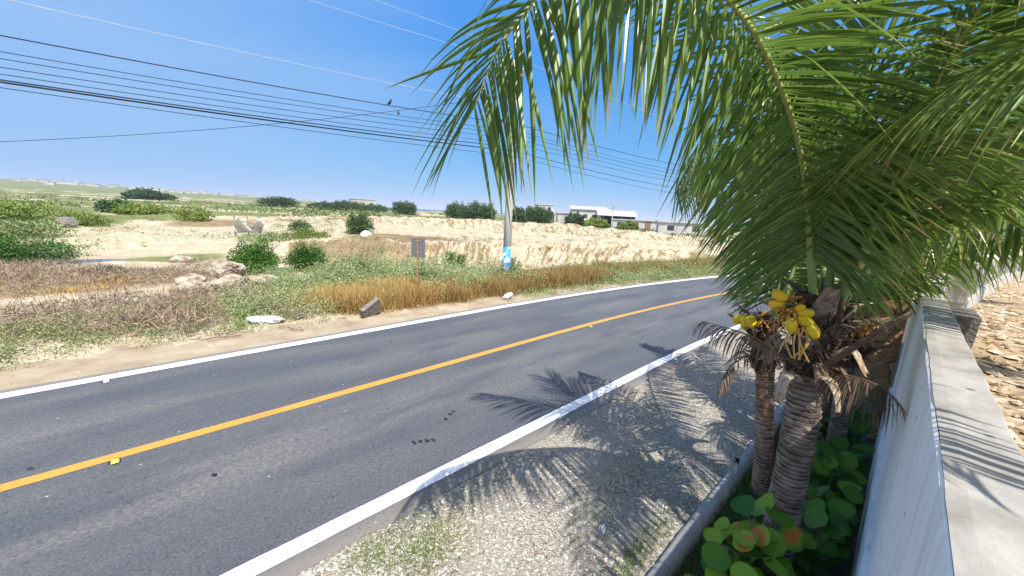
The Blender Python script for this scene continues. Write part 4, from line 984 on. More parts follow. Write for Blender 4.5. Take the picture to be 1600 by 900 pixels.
GR = [((-0.42, 3.15, 0), 0.8, 8, 11, 'shrub with yellow green and orange tinted round leaves, nearest the camera', 0.9),
      ((-0.12, 3.05, 0), 0.70, 6, 8, 'round leaved shrub against the wall at the bottom of the photo', 0.6),
      ((-0.30, 3.85, 0), 0.70, 6, 9, 'round leaved shrub just right of the thick palm trunk base', 0.3),
      ((-0.08, 4.30, 0), 0.80, 6, 9, 'deep green round leaved shrub touching the middle of the white wall', 0.15),
      ((-0.22, 4.95, 0), 0.80, 6, 9, 'deep green round leaved shrub behind the trunk, before the stone pier', 0.2),
      ((-0.10, 5.60, 0), 0.80, 5, 9, 'shaded round leaved shrub between wall and rear palm trunks', 0.1),
      ((-0.16, 6.6, 0), 0.85, 5, 9, 'farthest round leaved shrub, at the foot of the stone pier', 0.25),
      ((-0.62, 2.75, 0), 0.42, 3, 6, 'low round leaved shrub with a bright green leaf over the kerb bed', 0.8)]
for k, (l_, h_, a_, b_, lab, br) in enumerate(GR): grape(l_, h_, a_, b_, 200+k, lab, br)

# ------------------------------------------------------------------ ground cover helpers
def blades(acc, n, xy, zf, h, w, rg, lean=0.5, var=(0, 1)):
    """single grass blades: thin bent triangles"""
    x, y = xy
    z = zf(x, y); a = rg.uniform(0, 2*PI, n); hh = h*rg.uniform(0.45, 1.1, n); ln = lean*rg.normal(0, 0.6, n)
    d = np.stack([np.cos(a)*ln, np.sin(a)*ln, np.ones(n)], 1); d = norm(d)
    wv = np.stack([-np.sin(a), np.cos(a), 0*a], 1)*w
    b0 = np.stack([x, y, z-0.01], 1); m_ = b0+d*(hh*0.55)[:, None]; t = b0+d*hh[:, None]+np.stack([np.cos(a)*ln*0.35*hh, np.sin(a)*ln*0.35*hh, -0.1*hh], 1)
    V = np.stack([b0-wv, b0+wv, m_+wv*0.7, m_-wv*0.7, t], 1)
    i = np.arange(n)*5; v = rg.uniform(var[0], var[1], n)
    acc.add(V.reshape(-1, 3), np.stack([i, i+1, i+2, i+3], 1), np.stack([i+3, i+2, i+4], 1), np.repeat(v, 5))

def leaves(acc, C, size, rg, var, upb=0.35, asp=0.55):
    """leaf-sized folded quads at the points C"""
    n = len(C); nr_ = norm(rg.normal(0, 1, (n, 3))+[0, 0, upb]); t = norm(np.cross(nr_, rg.normal(0, 1, (n, 3)))); s_ = np.cross(nr_, t)
    L = size*rg.uniform(0.6, 1.3, n)[:, None]
    V = np.stack([C-t*L*0.5, C+s_*L*asp*0.5+nr_*L*0.08, C+t*L*0.5, C-s_*L*asp*0.5+nr_*L*0.08], 1)
    i = np.arange(n)*4
    acc.add(V.reshape(-1, 3), np.stack([i, i+1, i+2, i+3], 1), var=np.repeat(np.clip(var, 0, 1), 4))

def clump_points(n, c, rx, ry, rz, rg, hollow=0.45):
    d = norm(rg.normal(0, 1, (n, 3))); d[:, 2] = np.abs(d[:, 2])
    q = (hollow+(1-hollow)*rg.random(n)**0.6)
    lump = 1+0.28*np.sin(d[:, 0]*5+c[0]*3)*np.cos(d[:, 1]*4+c[1]*2)+0.15*np.sin(d[:, 2]*9+c[0])
    return np.array(c)+d*np.array([rx, ry, rz])*(q*lump)[:, None]

def in_uy(n, u0_, u1_, y0_, y1_, rg):
    y = rg.uniform(y0_, y1_, n); u = rg.uniform(u0_, u1_, n); return u+road_dx(y), y

def keep(x, y, sc, th, seed):
    return fbm(x*sc, y*sc, seed, 3) > th

# ------------------------------------------------------------------ weeds along the far side of the road
rg = np.random.default_rng(101)
veg = {'verge_weeds': (Acc(), 'shrub', 'grey green leafy weeds spreading along the far road verge', 'weeds'),
       'golden_grass': (Acc(), 'drygrass', 'golden dry grass standing along the far road verge', 'dry grass'),
       'russet_grass': (Acc(), 'rustgrass', 'russet brown dry grass patches on the verge', 'dry grass'),
       'dead_scrub': (Acc(), 'scrub', 'dead brown and grey twiggy scrub beyond the road on the left', 'scrub'),
       'low_creeper': (Acc(), 'grass', 'low green creeping plants at the sandy road edge', 'ground cover')}
def weeds(kind, n, u0_, u1_, y0_, y1_, h, leaf=0.05, per=110, r=0.4, th=0.3, v0=0.5):
    acc = veg[kind][0]; x, y = in_uy(n, u0_, u1_, y0_, y1_, rg); k = keep(x, y, 0.9, th, 300+len(kind)); x = x[k]; y = y[k]; z = terrain_z(x, y)
    for a, b, c in zip(x, y, z):
        if -16.6 < a < -13.6 and -4 < b < 2.6 and kind != 'dead_scrub': continue
        rr = r*rg.uniform(0.6, 1.4); hh = h*rg.uniform(0.5, 1.25); nn = int(per*rr/r)
        P = clump_points(nn, (a, b, c-0.05), rr, rr, hh, rg)
        base = v0+rg.normal(0, 0.14)
        leaves(acc, P, leaf, rg, base+rg.normal(0, 0.17, nn))
def tuft(kind, n, u0_, u1_, y0_, y1_, h, per=60, r=0.16, th=0.3, lean=0.6, w=0.006, var=(0.1, 1)):
    acc = veg[kind][0]; x, y = in_uy(n, u0_, u1_, y0_, y1_, rg); k = keep(x, y, 0.8, th, 500+len(kind)); x = x[k]; y = y[k]
    X = np.repeat(x, per)+rg.normal(0, r, len(x)*per); Y = np.repeat(y, per)+rg.normal(0, r, len(x)*per)
    blades(acc, len(X), (X, Y), terrain_z, h, w, rg, lean, var)
def twigs(kind, n, u0_, u1_, y0_, y1_, h, per=34, r=0.3, th=0.3):
    acc = veg[kind][0]; x, y = in_uy(n, u0_, u1_, y0_, y1_, rg); k = keep(x, y, 0.8, th, 700+len(kind)); x = x[k]; y = y[k]
    m_ = len(x)*per; X = np.repeat(x, per)+rg.normal(0, r, m_); Y = np.repeat(y, per)+rg.normal(0, r, m_); Z = terrain_z(X, Y)
    b0 = np.stack([X, Y, Z+rg.uniform(0, h*0.7, m_)], 1); d = norm(rg.normal(0, 1, (m_, 3))+[0, 0, 0.5]); L = h*rg.uniform(0.3, 0.8, m_)
    s_ = norm(np.cross(d, rg.normal(0, 1, (m_, 3))))*0.006
    t = b0+d*L[:, None]; V = np.stack([b0-s_, b0+s_, t+s_*0.5, t-s_*0.5], 1); i = np.arange(m_)*4
    acc.add(V.reshape(-1, 3), np.stack([i, i+1, i+2, i+3], 1), var=np.repeat(rg.uniform(0, 1, m_), 4))
# near left: mixed grey scrub and low weeds
weeds('verge_weeds', 260, -14.2, -10.5, -4.5, 2.2, 0.34, 0.045, 120, 0.34, 0.28, 0.5)
twigs('dead_scrub', 330, -15.0, -10.9, -4.5, 3.0, 0.42, 46, 0.3, 0.30)
weeds('dead_scrub', 60, -14.2, -11.0, -3.5, 2.4, 0.3, 0.03, 80, 0.34, 0.4, 0.5)
tuft('low_creeper', 120, -11.4, -10.0, -4, 4, 0.07, 24, 0.12, 0.42)
# green middle
weeds('verge_weeds', 420, -15.4, -10.9, 1.6, 5.8, 0.55, 0.05, 150, 0.38, 0.2, 0.72)
weeds('verge_weeds', 120, -17.5, -14.0, 2.8, 7.5, 0.65, 0.055, 150, 0.42, 0.2, 0.62)
# golden patch with grey-green behind
tuft('golden_grass', 240, -12.6, -10.7, 3.9, 7.0, 0.72, 110, 0.2, 0.15, 1.15, 0.006, (0.35, 1))
tuft('golden_grass', 40, -13.2, -11.6, 3.0, 4.8, 0.5, 60, 0.2, 0.35, 0.7, 0.007, (0.25, 1))
weeds('verge_weeds', 260, -15.6, -12.4, 4.6, 9.5, 1.15, 0.06, 230, 0.45, 0.15, 0.74)
weeds('verge_weeds', 210, -13.8, -10.7, 6.9, 11.8, 0.95, 0.06, 190, 0.42, 0.3, 0.70)
tuft('golden_grass', 60, -12.0, -10.4, 6.8, 10.5, 0.62, 100, 0.2, 0.3, 1.15, 0.006, (0.2, 0.95))
tuft('russet_grass', 110, -12.2, -10.4, 7.2, 11.0, 0.72, 110, 0.2, 0.36, 1.1, 0.006, (0.2, 1))
tuft('russet_grass', 260, -12.8, -10.5, 10.8, 17.0, 0.68, 90, 0.24, 0.2, 1.0, 0.008)
weeds('verge_weeds', 170, -13.2, -9.8, 9.5, 17.0, 0.42, 0.05, 130, 0.4, 0.38, 0.66)
weeds('verge_weeds', 520, -13.8, -9.6, 15.5, 34.0, 0.55, 0.065, 120, 0.5, 0.25, 0.62)
tuft('russet_grass', 200, -14.0, -11.0, 19.0, 40.0, 0.6, 60, 0.3, 0.3, 0.6, 0.012)
tuft('low_creeper', 260, -10.6, -9.25, 10.5, 34, 0.14, 30, 0.2, 0.25)
weeds('verge_weeds', 260, -10.9, -9.3, 9, 32, 0.16, 0.05, 70, 0.35, 0.25, 0.62)
weeds('verge_weeds', 250, -14.0, -9.6, 34.0, 60.0, 0.6, 0.09, 70, 0.7, 0.2, 0.45)
weeds('verge_weeds', 60, -12.2, -10.8, 5.5, 11.0, 0.6, 0.055, 150, 0.32, 0.35, 0.6)
weeds('dead_scrub', 50, -12.4, -10.8, 4.0, 12.0, 0.5, 0.04, 110, 0.32, 0.4, 0.6)
# brown scrub mound between the sand strip and the puddles
twigs('dead_scrub', 520, -25.5, -16.8, -7.5, 3.4, 0.42, 44, 0.36, 0.34)
weeds('dead_scrub', 200, -25.0, -17.0, -7.5, 3.2, 0.34, 0.04, 70, 0.42, 0.36, 0.55)
tuft('golden_grass', 40, -21.5, -17.2, -5.5, -0.5, 0.3, 60, 0.35, 0.5, 0.7, 0.01, (0.1, 0.8))
weeds('verge_weeds', 45, -23.5, -19.0, 0.5, 5.5, 0.35, 0.05, 80, 0.4, 0.3, 0.6)
weeds('verge_weeds', 160, -27.0, -17.0, 6.5, 11.0, 0.35, 0.06, 60, 0.45, 0.42, 0.5)
weeds('dead_scrub', 200, -24.0, -15.5, 8.5, 15.5, 0.28, 0.05, 50, 0.4, 0.45, 0.5)
for nm, (acc, mt, lab, cat) in veg.items():
    if acc.n: tag(acc.build(nm, MAT[mt]), lab, cat, kind='stuff')

# scattered tufts over the sand banks and the plain behind them
rg = np.random.default_rng(77)
S1 = Acc(); S2 = Acc()
def polar(n, a0, a1, r0_, r1_, pw=1.6):
    a = np.radians(rg.uniform(a0, a1, n)); r = r0_+(r1_-r0_)*rg.random(n)**pw; return -np.sin(a)*r, np.cos(a)*r
def scatter(acc, x, y, h, r, per, leaf, v0=0.4):
    z = terrain_z(x, y)
    for a, b, c in zip(x, y, z):
        if c < -1: continue
        k = rg.uniform(0.6, 1.5); P = clump_points(per, (a, b, c-0.05), r*k, r*k, h*k, rg, 0.2); leaves(acc, P, leaf, rg, v0+rg.normal(0, 0.1)+rg.normal(0, 0.15, per))
x, y = polar(900, 18, 68, 21, 50, 1.0); k = keep(x, y, 0.5, 0.48, 3); scatter(S1, x[k], y[k], 0.22, 0.28, 26, 0.07, 0.35)
x, y = polar(420, 68, 100, 30, 75, 1.0); k = keep(x, y, 0.15, 0.50, 4); scatter(S1, x[k], y[k], 0.45, 0.6, 34, 0.12, 0.45)
x, y = polar(700, 62, 101, 60, 260, 1.5); k = keep(x, y, 0.03, 0.44, 5); scatter(S1, x[k], y[k], 0.9, 2.2, 26, 0.45, 0.35)
x, y = polar(420, 10, 62, 52, 200, 1.2); k = keep(x, y, 0.04, 0.40, 6); scatter(S2, x[k], y[k], 0.6, 1.6, 28, 0.35, 0.4)
x, y = polar(300, 22, 66, 21, 30, 1.0); scatter(S2, x, y, 0.25, 0.22, 22, 0.06, 0.3)
tag(S1.build('sand_scrub', MAT['shrub']), 'small scrubby plants dotted over the pale sand banks and the plain', 'scrub', kind='stuff')
tag(S2.build('dune_scrub', MAT['dkgreen']), 'dark low plants dotted on the sand bank slopes and behind the berm', 'scrub', kind='stuff')

# ------------------------------------------------------------------ single shrubs and far bushes
def bush(loc, rx, ry, h, n, leaf, mat, label, seed, v0=0.45, group=None, lobes=7, cat='bush', name='bush'):
    rg = np.random.default_rng(seed); z = tz(loc[0], loc[1])-0.08
    e = empty(name, (loc[0], loc[1], z), label, cat, group)
    F = Acc(); St = Acc()
    for k in range(lobes):
        a = rg.uniform(0, 2*PI); d = rg.random()**0.5*0.62; cx_, cy_ = loc[0]+rx*d*math.cos(a), loc[1]+ry*d*math.sin(a)
        hh = h*(1-0.45*d**2)*rg.uniform(0.75, 1.05); r1_ = rx*rg.uniform(0.32, 0.5); r2_ = ry*rg.uniform(0.32, 0.5)
        m_ = n//lobes; P = clump_points(m_, (cx_, cy_, z+hh*0.32), r1_, r2_, hh*0.62, rg, 0.5)
        Q = clump_points(m_//2, (cx_, cy_, z), r1_*1.1, r2_*1.1, hh*0.5, rg, 0.4)
        P = np.vstack([P, Q]); leaves(F, P, leaf, rg, v0+rg.normal(0, 0.1)+rg.normal(0, 0.18, len(P)))
        for s_ in range(3):
            St.tube(catmull([(loc[0]+rg.normal(0, 0.08*rx), loc[1]+rg.normal(0, 0.08*ry), z), (cx_*0.5+loc[0]*0.5, cy_*0.5+loc[1]*0.5, z+hh*0.4), (cx_+rg.normal(0, 0.2*rx), cy_+rg.normal(0, 0.2*ry), z+hh*0.85)], 6), np.linspace(0.03, 0.008, 6)*max(1, h/1.5), 5)
    lz = (loc[0], loc[1], z)
    o = F.build('foliage', MAT[mat], e, loc=lz); o.location = (0, 0, 0)
    o = St.build('stem', MAT['stem'], e, loc=lz); o.location = (0, 0, 0)
    return e
bush((-19.6, 3.8), 1.35, 1.45, 1.75, 10500, 0.085, 'green', 'larger vivid green bush right of the boulders beyond the road', 1, 0.66)
bush((-19.7, 5.7), 1.15, 1.2, 1.5, 7500, 0.08, 'green', 'vivid green bush close behind the larger one, toward the road sign', 2, 0.5)
bush((-15.2, 6.0), 0.9, 1.1, 1.35, 4200, 0.06, 'shrub', 'grey green rounded shrub behind the golden grass', 3, 0.42)
bush((-12.6, 7.6), 0.6, 0.7, 1.05, 2400, 0.055, 'dkgreen', 'dark green shrub directly beside the foot of the road sign', 4, 0.8)
bush((-12.2, 12.0), 0.8, 0.6, 1.2, 3000, 0.06, 'dkgreen', 'dark green shrub wrapped around the foot of the utility pole', 5, 0.85)
bush((-17.6, 12.6), 0.8, 0.8, 1.15, 1800, 0.07, 'green', 'green leafy shrub on the sand bank between sign and pole', 6, 0.7)
bush((-30.3, 12.6), 1.1, 1.1, 2.0, 5200, 0.11, 'dkgreen', 'round dark green bush alone on the sand behind the road sign', 7, 0.8)
bush((-31.5, -5.6), 2.3, 3.4, 1.45, 7000, 0.12, 'green', 'long bright green bush at the left edge beside the puddle', 8, 0.5, lobes=10)
bush((-30.6, -3.4), 1.0, 1.1, 1.1, 1800, 0.10, 'dkgreen', 'darker shrub ending the bright green bush at the puddle', 9, 0.8)
bush((-41.0, -7.0), 3.5, 3.8, 1.7, 5000, 0.16, 'shrub', 'grey green thicket on the left behind the bright green bush', 10, 0.5, lobes=10)
bush((-56.0, -10.0), 6.0, 6.2, 2.1, 5200, 0.24, 'lime', 'wide yellow green thicket at the left edge of the photo', 11, 0.6, lobes=12)
bush((-52.0, -3.4), 1.8, 1.8, 1.5, 1300, 0.2, 'lime', 'olive shrub beside the pale block on the sand', 12, 0.4)
bush((-72.0, -1.5), 2.2, 2.4, 2.2, 1800, 0.32, 'dkgreen', 'dark green round bush far out on the left plain', 13, 0.7)
bush((-69.0, 1.0), 2.8, 3.2, 1.5, 1800, 0.3, 'lime', 'yellow green spreading bush beside the dark round one', 14, 0.55)
bush((-56.0, 4.6), 2.0, 2.0, 2.0, 1200, 0.22, 'lime', 'small yellow green bush on the far brown bank', 15, 0.55)
bush((-38.5, 10.5), 1.3, 1.3, 1.2, 900, 0.14, 'dkgreen', 'small dark bush on the green hummock left of the round bush', 16, 0.6)
bush((-30.5, 9.0), 1.7, 1.9, 0.9, 1500, 0.12, 'lime', 'low olive shrubs on the bank just left of the round bush', 17, 0.35)
bush((-33.0, 7.0), 2.6, 2.6, 0.8, 1600, 0.12, 'shrub', 'low pale green hummock shrub behind the vivid green bushes', 18, 0.62)
bush((-21.6, -1.1), 0.85, 0.95, 0.62, 1500, 0.05, 'dkgreen', 'small dark hollow shrub in the brown scrub, far left', 19, 0.1)
far = [((-122.6, 67.5), 5.2, 5.6, 'rounded dark green bush left of the frond tips, alone on the skyline', 0.55, 'dkgreen'),
       ((-90.6, 66.0), 4.2, 5.2, 'dark green bush under the hanging frond tips, left half of the pair', 0.5, 'dkgreen'),
       ((-84.6, 69.0), 4.9, 5.8, 'broad dark green bush under the hanging frond tips, right half of the pair', 0.55, 'dkgreen'),
       ((-71.6, 71.2), 3.6, 4.6, 'dark green bush just right of the utility pole', 0.5, 'dkgreen'),
       ((-66.3, 73.6), 4.2, 4.8, 'green bush before the red banded house', 0.6, 'dkgreen'),
       ((-57.5, 76.5), 2.5, 3.8, 'dark green bush at the left end of the white warehouse', 0.55, 'dkgreen'),
       ((-51.2, 76.0), 3.2, 2.7, 'bright light green bush before the open shed', 0.6, 'lime'),
       ((-44.0, 78.0), 2.4, 2.0, 'olive bush before the long low white building', 0.45, 'lime'),
       ((-156.0, 36.5), 8.0, 4.2, 'long dark bush standing before the distant town', 0.35, 'dkgreen'),
       ((-152.0, 50.0), 7.0, 3.4, 'low dark bush on the left skyline, first of three', 0.35, 'dkgreen'),
       ((-148.0, 57.5), 8.0, 4.4, 'dark bush on the left skyline, middle of three', 0.4, 'dkgreen'),
       ((-141.0, 64.0), 7.0, 3.6, 'dark bush on the left skyline beside the small house, last of three', 0.45, 'dkgreen'),
       ((-218.0, 4.0), 10.5, 4.6, 'wide dark tree clump below the distant town', 0.25, 'dkgreen')]
for k, (l_, r_, h_, lab, v0, mt) in enumerate(far):
    bush(l_, r_, r_, h_, 5200, 0.42 if k != 12 else 0.9, mt, lab, 40+k, v0, 'bushes along the skyline', lobes=9)

# trees behind the balustrade
def tree(loc, h, r, n, leaf, mat, label, seed, z0=None):
    rg = np.random.default_rng(seed); z = z0 if z0 is not None else tz(*loc)
    e = empty('broadleaf_tree', (loc[0], loc[1], z), label, 'tree', 'trees beyond the balustrade'); Tk = Acc(); Cr = Acc()
    top = np.array([loc[0]+rg.normal(0, 0.3), loc[1], z+h*0.6])
    Tk.tube(catmull([(loc[0], loc[1], z-0.1), (loc[0]+0.1, loc[1], z+h*0.3), top], 10), np.linspace(0.16, 0.07, 10), 8)
    for k in range(11):
        a = k*2.4; d = rg.uniform(0.2, 0.85)*r; c = np.array([loc[0]+d*math.cos(a), loc[1]+d*math.sin(a), z+h*rg.uniform(0.42, 0.92)])
        Tk.tube(catmull([top-[0, 0, h*0.2], (top+c)/2, c], 6), np.linspace(0.06, 0.015, 6), 5)
        m_ = n//11; dd = norm(rg.normal(0, 1, (m_, 3))); rr = r*rg.uniform(0.32, 0.5)
        P = c+dd*rr*(0.4+0.6*rg.random(m_)[:, None]**0.6)*[1, 1, 0.75]
        leaves(Cr, P, leaf, rg, 0.5+rg.normal(0, 0.12)+rg.normal(0, 0.18, m_))
    lz = (loc[0], loc[1], z)
    o = Tk.build('trunk', MAT['stem'], e, loc=lz); o.location = (0, 0, 0)
    o = Cr.build('crown', MAT[mat], e, loc=lz); o.location = (0, 0, 0)
TR = [((-1.6, 33), 4.6, 2.4, 'green', 'dark tree seen left of the tall white post, behind the fronds'), ((1.2, 20), 4.6, 1.9, 'lime', 'yellow green tree just beyond the near end of the balustrade'),
      ((3.6, 22), 4.4, 2.2, 'green', 'green tree behind the middle of the balustrade'), ((6.2, 22.5), 4.8, 2.4, 'lime', 'leafy light green tree behind the beige wall, left one'),
      ((9.5, 22), 5.2, 2.8, 'green', 'large dark green tree behind the beige wall at the right edge'), ((3.0, 34), 6.0, 3.2, 'green', 'tall tree farther back, above the balustrade')]
for k, (l_, h_, r_, mt, lab) in enumerate(TR): tree(l_, h_, r_, 4200, 0.16, mt, lab, 90+k, z0=1.9 if l_[0] > 1 else 0.0)

# ------------------------------------------------------------------ small plants on the gravel, loose stones
rg = np.random.default_rng(55)
flat = lambda x, y: np.full_like(x, -0.008)
gp = Acc()
for (cx_, cy_, sx_, sy_, n, h_) in [(-2.62, 1.62, 0.20, 0.30, 2600, 0.05), (-2.85, 1.25, 0.14, 0.14, 900, 0.05), (-1.75, 3.35, 0.16, 0.5, 900, 0.04), (-2.0, 4.1, 0.14, 0.35, 700, 0.04), (-1.55, 5.2, 0.15, 0.25, 300, 0.035), (-2.45, 5.9, 0.14, 0.14, 300, 0.035), (-2.9, 2.8, 0.07, 0.6, 300, 0.04), (-2.6, 2.2, 0.2, 0.25, 260, 0.035), (-1.25, 3.0, 0.07, 0.45, 700, 0.09), (-1.2, 4.6, 0.05, 0.9, 350, 0.05), (-1.9, 8.5, 0.4, 1.2, 500, 0.05), (-2.95, 4.9, 0.06, 0.8, 300, 0.04)]:
    blades(gp, n, (rg.normal(cx_, sx_, n), rg.normal(cy_, sy_, n)), flat, h_, 0.003, rg, 1.3, (0.4, 1))
tag(gp.build('gravel_weeds', MAT['grass']), 'small green and straw weeds creeping over the shell gravel', 'weeds', kind='stuff')
gb = Acc(); n = 16000; X = rg.uniform(-0.93, -0.45, n); Y = rg.uniform(1.5, 10, n); k = fbm(X*2, Y*2, 9) > 0.42
blades(gb, int(k.sum()), (X[k], Y[k]), flat, 0.20, 0.0028, rg, 0.8, (0.1, 0.8))
tag(gb.build('bed_grass', MAT['grass']), 'tall green grass in the shaded bed between kerb and palm trunks', 'grass', kind='stuff')
gd = Acc(); n = 5000; X = rg.uniform(-3.1, -1.15, n); Y = rg.uniform(0.6, 12, n); k = fbm(X*1.6, Y*1.6, 19) > 0.60
blades(gd, int(k.sum()), (X[k], Y[k]), flat, 0.04, 0.003, rg, 1.6, (0.2, 1))
tag(gd.build('straw_litter', MAT['drygrass']), 'dry straw and leaf litter lying on the gravel', 'litter', kind='stuff')

def stones(n, xf, yf, zf, smin, smax, seed, name, mat, label, th=0.0, sc=1.0):
    rg = np.random.default_rng(seed); X = xf(rg, n); Y = yf(rg, n)
    k = fbm(X*sc, Y*sc, seed, 3) > th; X = X[k]; Y = Y[k]; n = len(X)
    a = np.array([[1, 0, 0], [0.3, 0.95, 0], [-0.8, 0.6, 0], [-0.8, -0.6, 0], [0.3, -0.95, 0], [0, 0, 0.75], [0, 0, -0.5]], float)
    F = np.array([[0, 1, 5], [1, 2, 5], [2, 3, 5], [3, 4, 5], [4, 0, 5]])
    s_ = smin+(smax-smin)*rg.random(n)**2.5; th_ = rg.uniform(0, 2*PI, n)
    V = a[None]*(1+0.3*rg.normal(0, 1, (n, 7, 3))*0.6)*s_[:, None, None]*np.array([1, 0.75, 0.6])
    c_, s2 = np.cos(th_)[:, None], np.sin(th_)[:, None]
    V = np.stack([V[..., 0]*c_-V[..., 1]*s2, V[..., 0]*s2+V[..., 1]*c_, V[..., 2]], -1)+np.stack([X, Y, zf(X, Y)+s_*0.15], 1)[:, None]
    A = Acc(); A.add(V.reshape(-1, 3), None, (np.arange(n)[:, None, None]*7+F[None]).reshape(-1, 3), np.repeat(rg.random(n), 7))
    return tag(A.build(name, MAT[mat]), label, 'stones', kind='stuff')
stones(42000, lambda g, n: g.uniform(-3.08, -1.12, n), lambda g, n: 0.5+13*g.random(n)**1.5, lambda x, y: np.full_like(x, -0.010), 0.005, 0.020, 5, 'gravel_stones', 'pebble', 'loose white and grey shell stones on the gravel shoulder', 0.36, 1.3)
lotz = lambda x, y: 2.08+0.10*(fbm(x*1.4, y*1.4, 51)-0.5)+0.05*(fbm(x*6, y*6, 52)-0.5)
stones(16000, lambda g, n: 0.4+5*g.random(n), lambda g, n: 2+13*g.random(n), lotz, 0.008, 0.055, 6, 'lot_rubble', 'rubble', 'tan and white rubble stones strewn over the raised lot', 0.36, 0.8)
stones(900, lambda g, n: -9.5-14*g.random(n), lambda g, n: -5+30*g.random(n), terrain_z, 0.02, 0.12, 7, 'verge_stones', 'pebble', 'loose pale stones lying on the sandy ground beyond the road', 0.3, 0.5)
lw = Acc(); rg = np.random.default_rng(66)
n = 3000; X = 0.5+4.5*rg.random(n); Y = rg.uniform(3, 14, n); k = fbm(X*1.5, Y*1.5, 21) > 0.58
blades(lw, int(k.sum()), (X[k], Y[k]), lotz, 0.06, 0.004, rg, 1.2, (0.2, 1)); tag(lw.build('lot_weeds', MAT['grass']), 'sparse small weeds between the rubble of the raised lot', 'weeds', kind='stuff')

# ------------------------------------------------------------------ boulders, slab, bags, debris
def rock(loc, size, seed, label, mat='rock', name='boulder', cat='boulder', group=None, sub=4, rz=0, rough=0.5):
    import bmesh
    bm = bmesh.new(); bmesh.ops.create_icosphere(bm, subdivisions=sub, radius=0.5)
    rg = np.random.default_rng(seed); pl = norm(rg.normal(0, 1, (9, 3))); pd = rg.uniform(0.28, 0.42, 9)
    for v in bm.verts:
        p = np.array(v.co)
        for a, d in zip(pl, pd):
            e = p@a-d
            if e > 0: p = p-a*e*0.85
        p = p*(1+rough*0.7*(fbm(np.array([p[0]*7+p[2]*4+seed]), np.array([p[1]*7+p[2]*5]), seed)[0]-0.5)+0.10*(noise2(np.array([p[0]*22+p[2]*9]), np.array([p[1]*22-p[2]*7]), seed)[0]-0.5))
        v.co = p*np.array(size)/0.88
    me = bpy.data.meshes.new(name); bm.to_mesh(me); bm.free(); me.materials.append(MAT[mat])
    o = bpy.data.objects.new(name, me); COL.objects.link(o); o.location = loc; o.rotation_euler = (0, 0, rz)
    return tag(o, label, cat, group)
BG = 'boulders in the sandy field'
rock((-16.5, 2.15, tz(-16.5, 2.15)+0.50), (0.8, 0.95, 0.7), 3, 'large pale boulder on top of the pile, shaded underneath', group=BG)
rock((-15.7, 3.0, tz(-15.7, 3.0)+0.22), (0.7, 1.0, 0.5), 4, 'smooth tan boulder, lower right of the pile', group=BG)
rock((-15.5, 2.0, tz(-15.5, 2.0)+0.20), (0.8, 0.95, 0.55), 5, 'cracked grey boulder low in the middle of the pile', group=BG, rough=0.5)
rock((-15.5, 1.15, tz(-15.5, 1.15)+0.15), (0.7, 0.8, 0.5), 6, 'low cracked boulder at the left of the pile', group=BG, rough=0.5)
rock((-16.6, 1.2, tz(-16.6, 1.2)+0.15), (0.9, 0.8, 0.5), 11, 'half buried boulder behind the left of the pile', group=BG)
rock((-14.9, 2.3, tz(-14.9, 2.3)+0.04), (0.5, 0.5, 0.25), 12, 'small flat rock in front of the pile', group=BG)
rock((-28.0, 12.2, tz(-28, 12.2)+0.1), (0.7, 0.8, 0.5), 13, 'white rock at the foot of the round dark bush', group=BG, mat='white_bag')
rock((-27.0, 1.6, tz(-27, 1.6)+0.15), (0.6, 1.0, 0.5), 14, 'pale rock on the flat beyond the puddles', group=BG)
rock((-11.0, 2.1, tz(-11, 2.1)+0.06), (0.36, 0.85, 0.20), 7, 'crumpled white sack lying on the verge sand', 'white_bag', 'sack', 'sack', rz=-0.4, rough=1.2)
rock((-10.95, 2.85, tz(-10.95, 2.85)+0.03), (0.25, 0.28, 0.10), 8, 'small grey scrap beside the white sack', 'rough_concrete', 'scrap', 'scrap')
rock((-9.75, 9.4, 0.06), (0.22, 0.42, 0.26), 9, 'torn white plastic bag at the road edge below the utility pole', 'white_bag', 'plastic_bag', 'bag', rough=0.5)
rock((-49.0, -4.2, tz(-49, -4.2)+0.35), (0.9, 1.3, 0.9), 10, 'pale concrete block on the sand, far left', 'rough_concrete', 'concrete_block', 'block', rough=0.1)
sl = Acc(); sl.box((0, 0, 0), (0.14, 0.62, 0.42), jit=0.012)
so_ = sl.build('concrete_slab', MAT['rough_concrete']); so_.location = (-10.2, 4.5, 0.14); so_.rotation_euler = (0.42, 0.25, 0.35)
tag(so_, 'broken concrete slab tilted up on the verge beside the road', 'slab')
wd = empty('abandoned_tarp', (-37.6, 6.5, tz(-37.6, 6.5)), 'ragged white sheet on posts standing in the sand', 'tarpaulin')
q = Acc(); V = []; F = []; nn = 12
for i in range(nn):
    for j in range(8): V.append((0.25*math.sin(i*0.9+j)+0.1*j, -1.0+2.0*i/(nn-1), 0.25+1.25*j/7*(0.75+0.25*math.sin(i*0.8))))
F = [[i*8+j, i*8+j+1, (i+1)*8+j+1, (i+1)*8+j] for i in range(nn-1) for j in range(7)]
q.add(V, F); q.build('sheet', MAT['white_bag'], wd)
for yy in (-0.9, 0.0, 0.85):
    q = Acc(); q.tube([(0.12, yy, -0.1), (0.18, yy, 1.6)], 0.05, 6); q.build('post', MAT['concrete'], wd)
tb = Acc(); rg = np.random.default_rng(4)
for (x, y) in [(-3.95, 2.55), (-3.98, 2.48), (-4.02, 2.40), (-4.05, 2.33), (-4.35, 3.10), (-4.38, 3.18), (-4.28, 2.98), (-6.25, -1.1), (-4.9, 0.35), (-7.8, 3.9)]:
    th = np.linspace(0, 2*PI, 9, endpoint=False); r_ = 0.028*rg.uniform(0.6, 1.3, 9)
    tb.add(np.vstack([np.stack([x+r_*1.5*np.cos(th), y+r_*np.sin(th), 0*th+0.0035], 1), [x, y, 0.006]]), None, [[i, (i+1) % 9, 9] for i in range(9)])
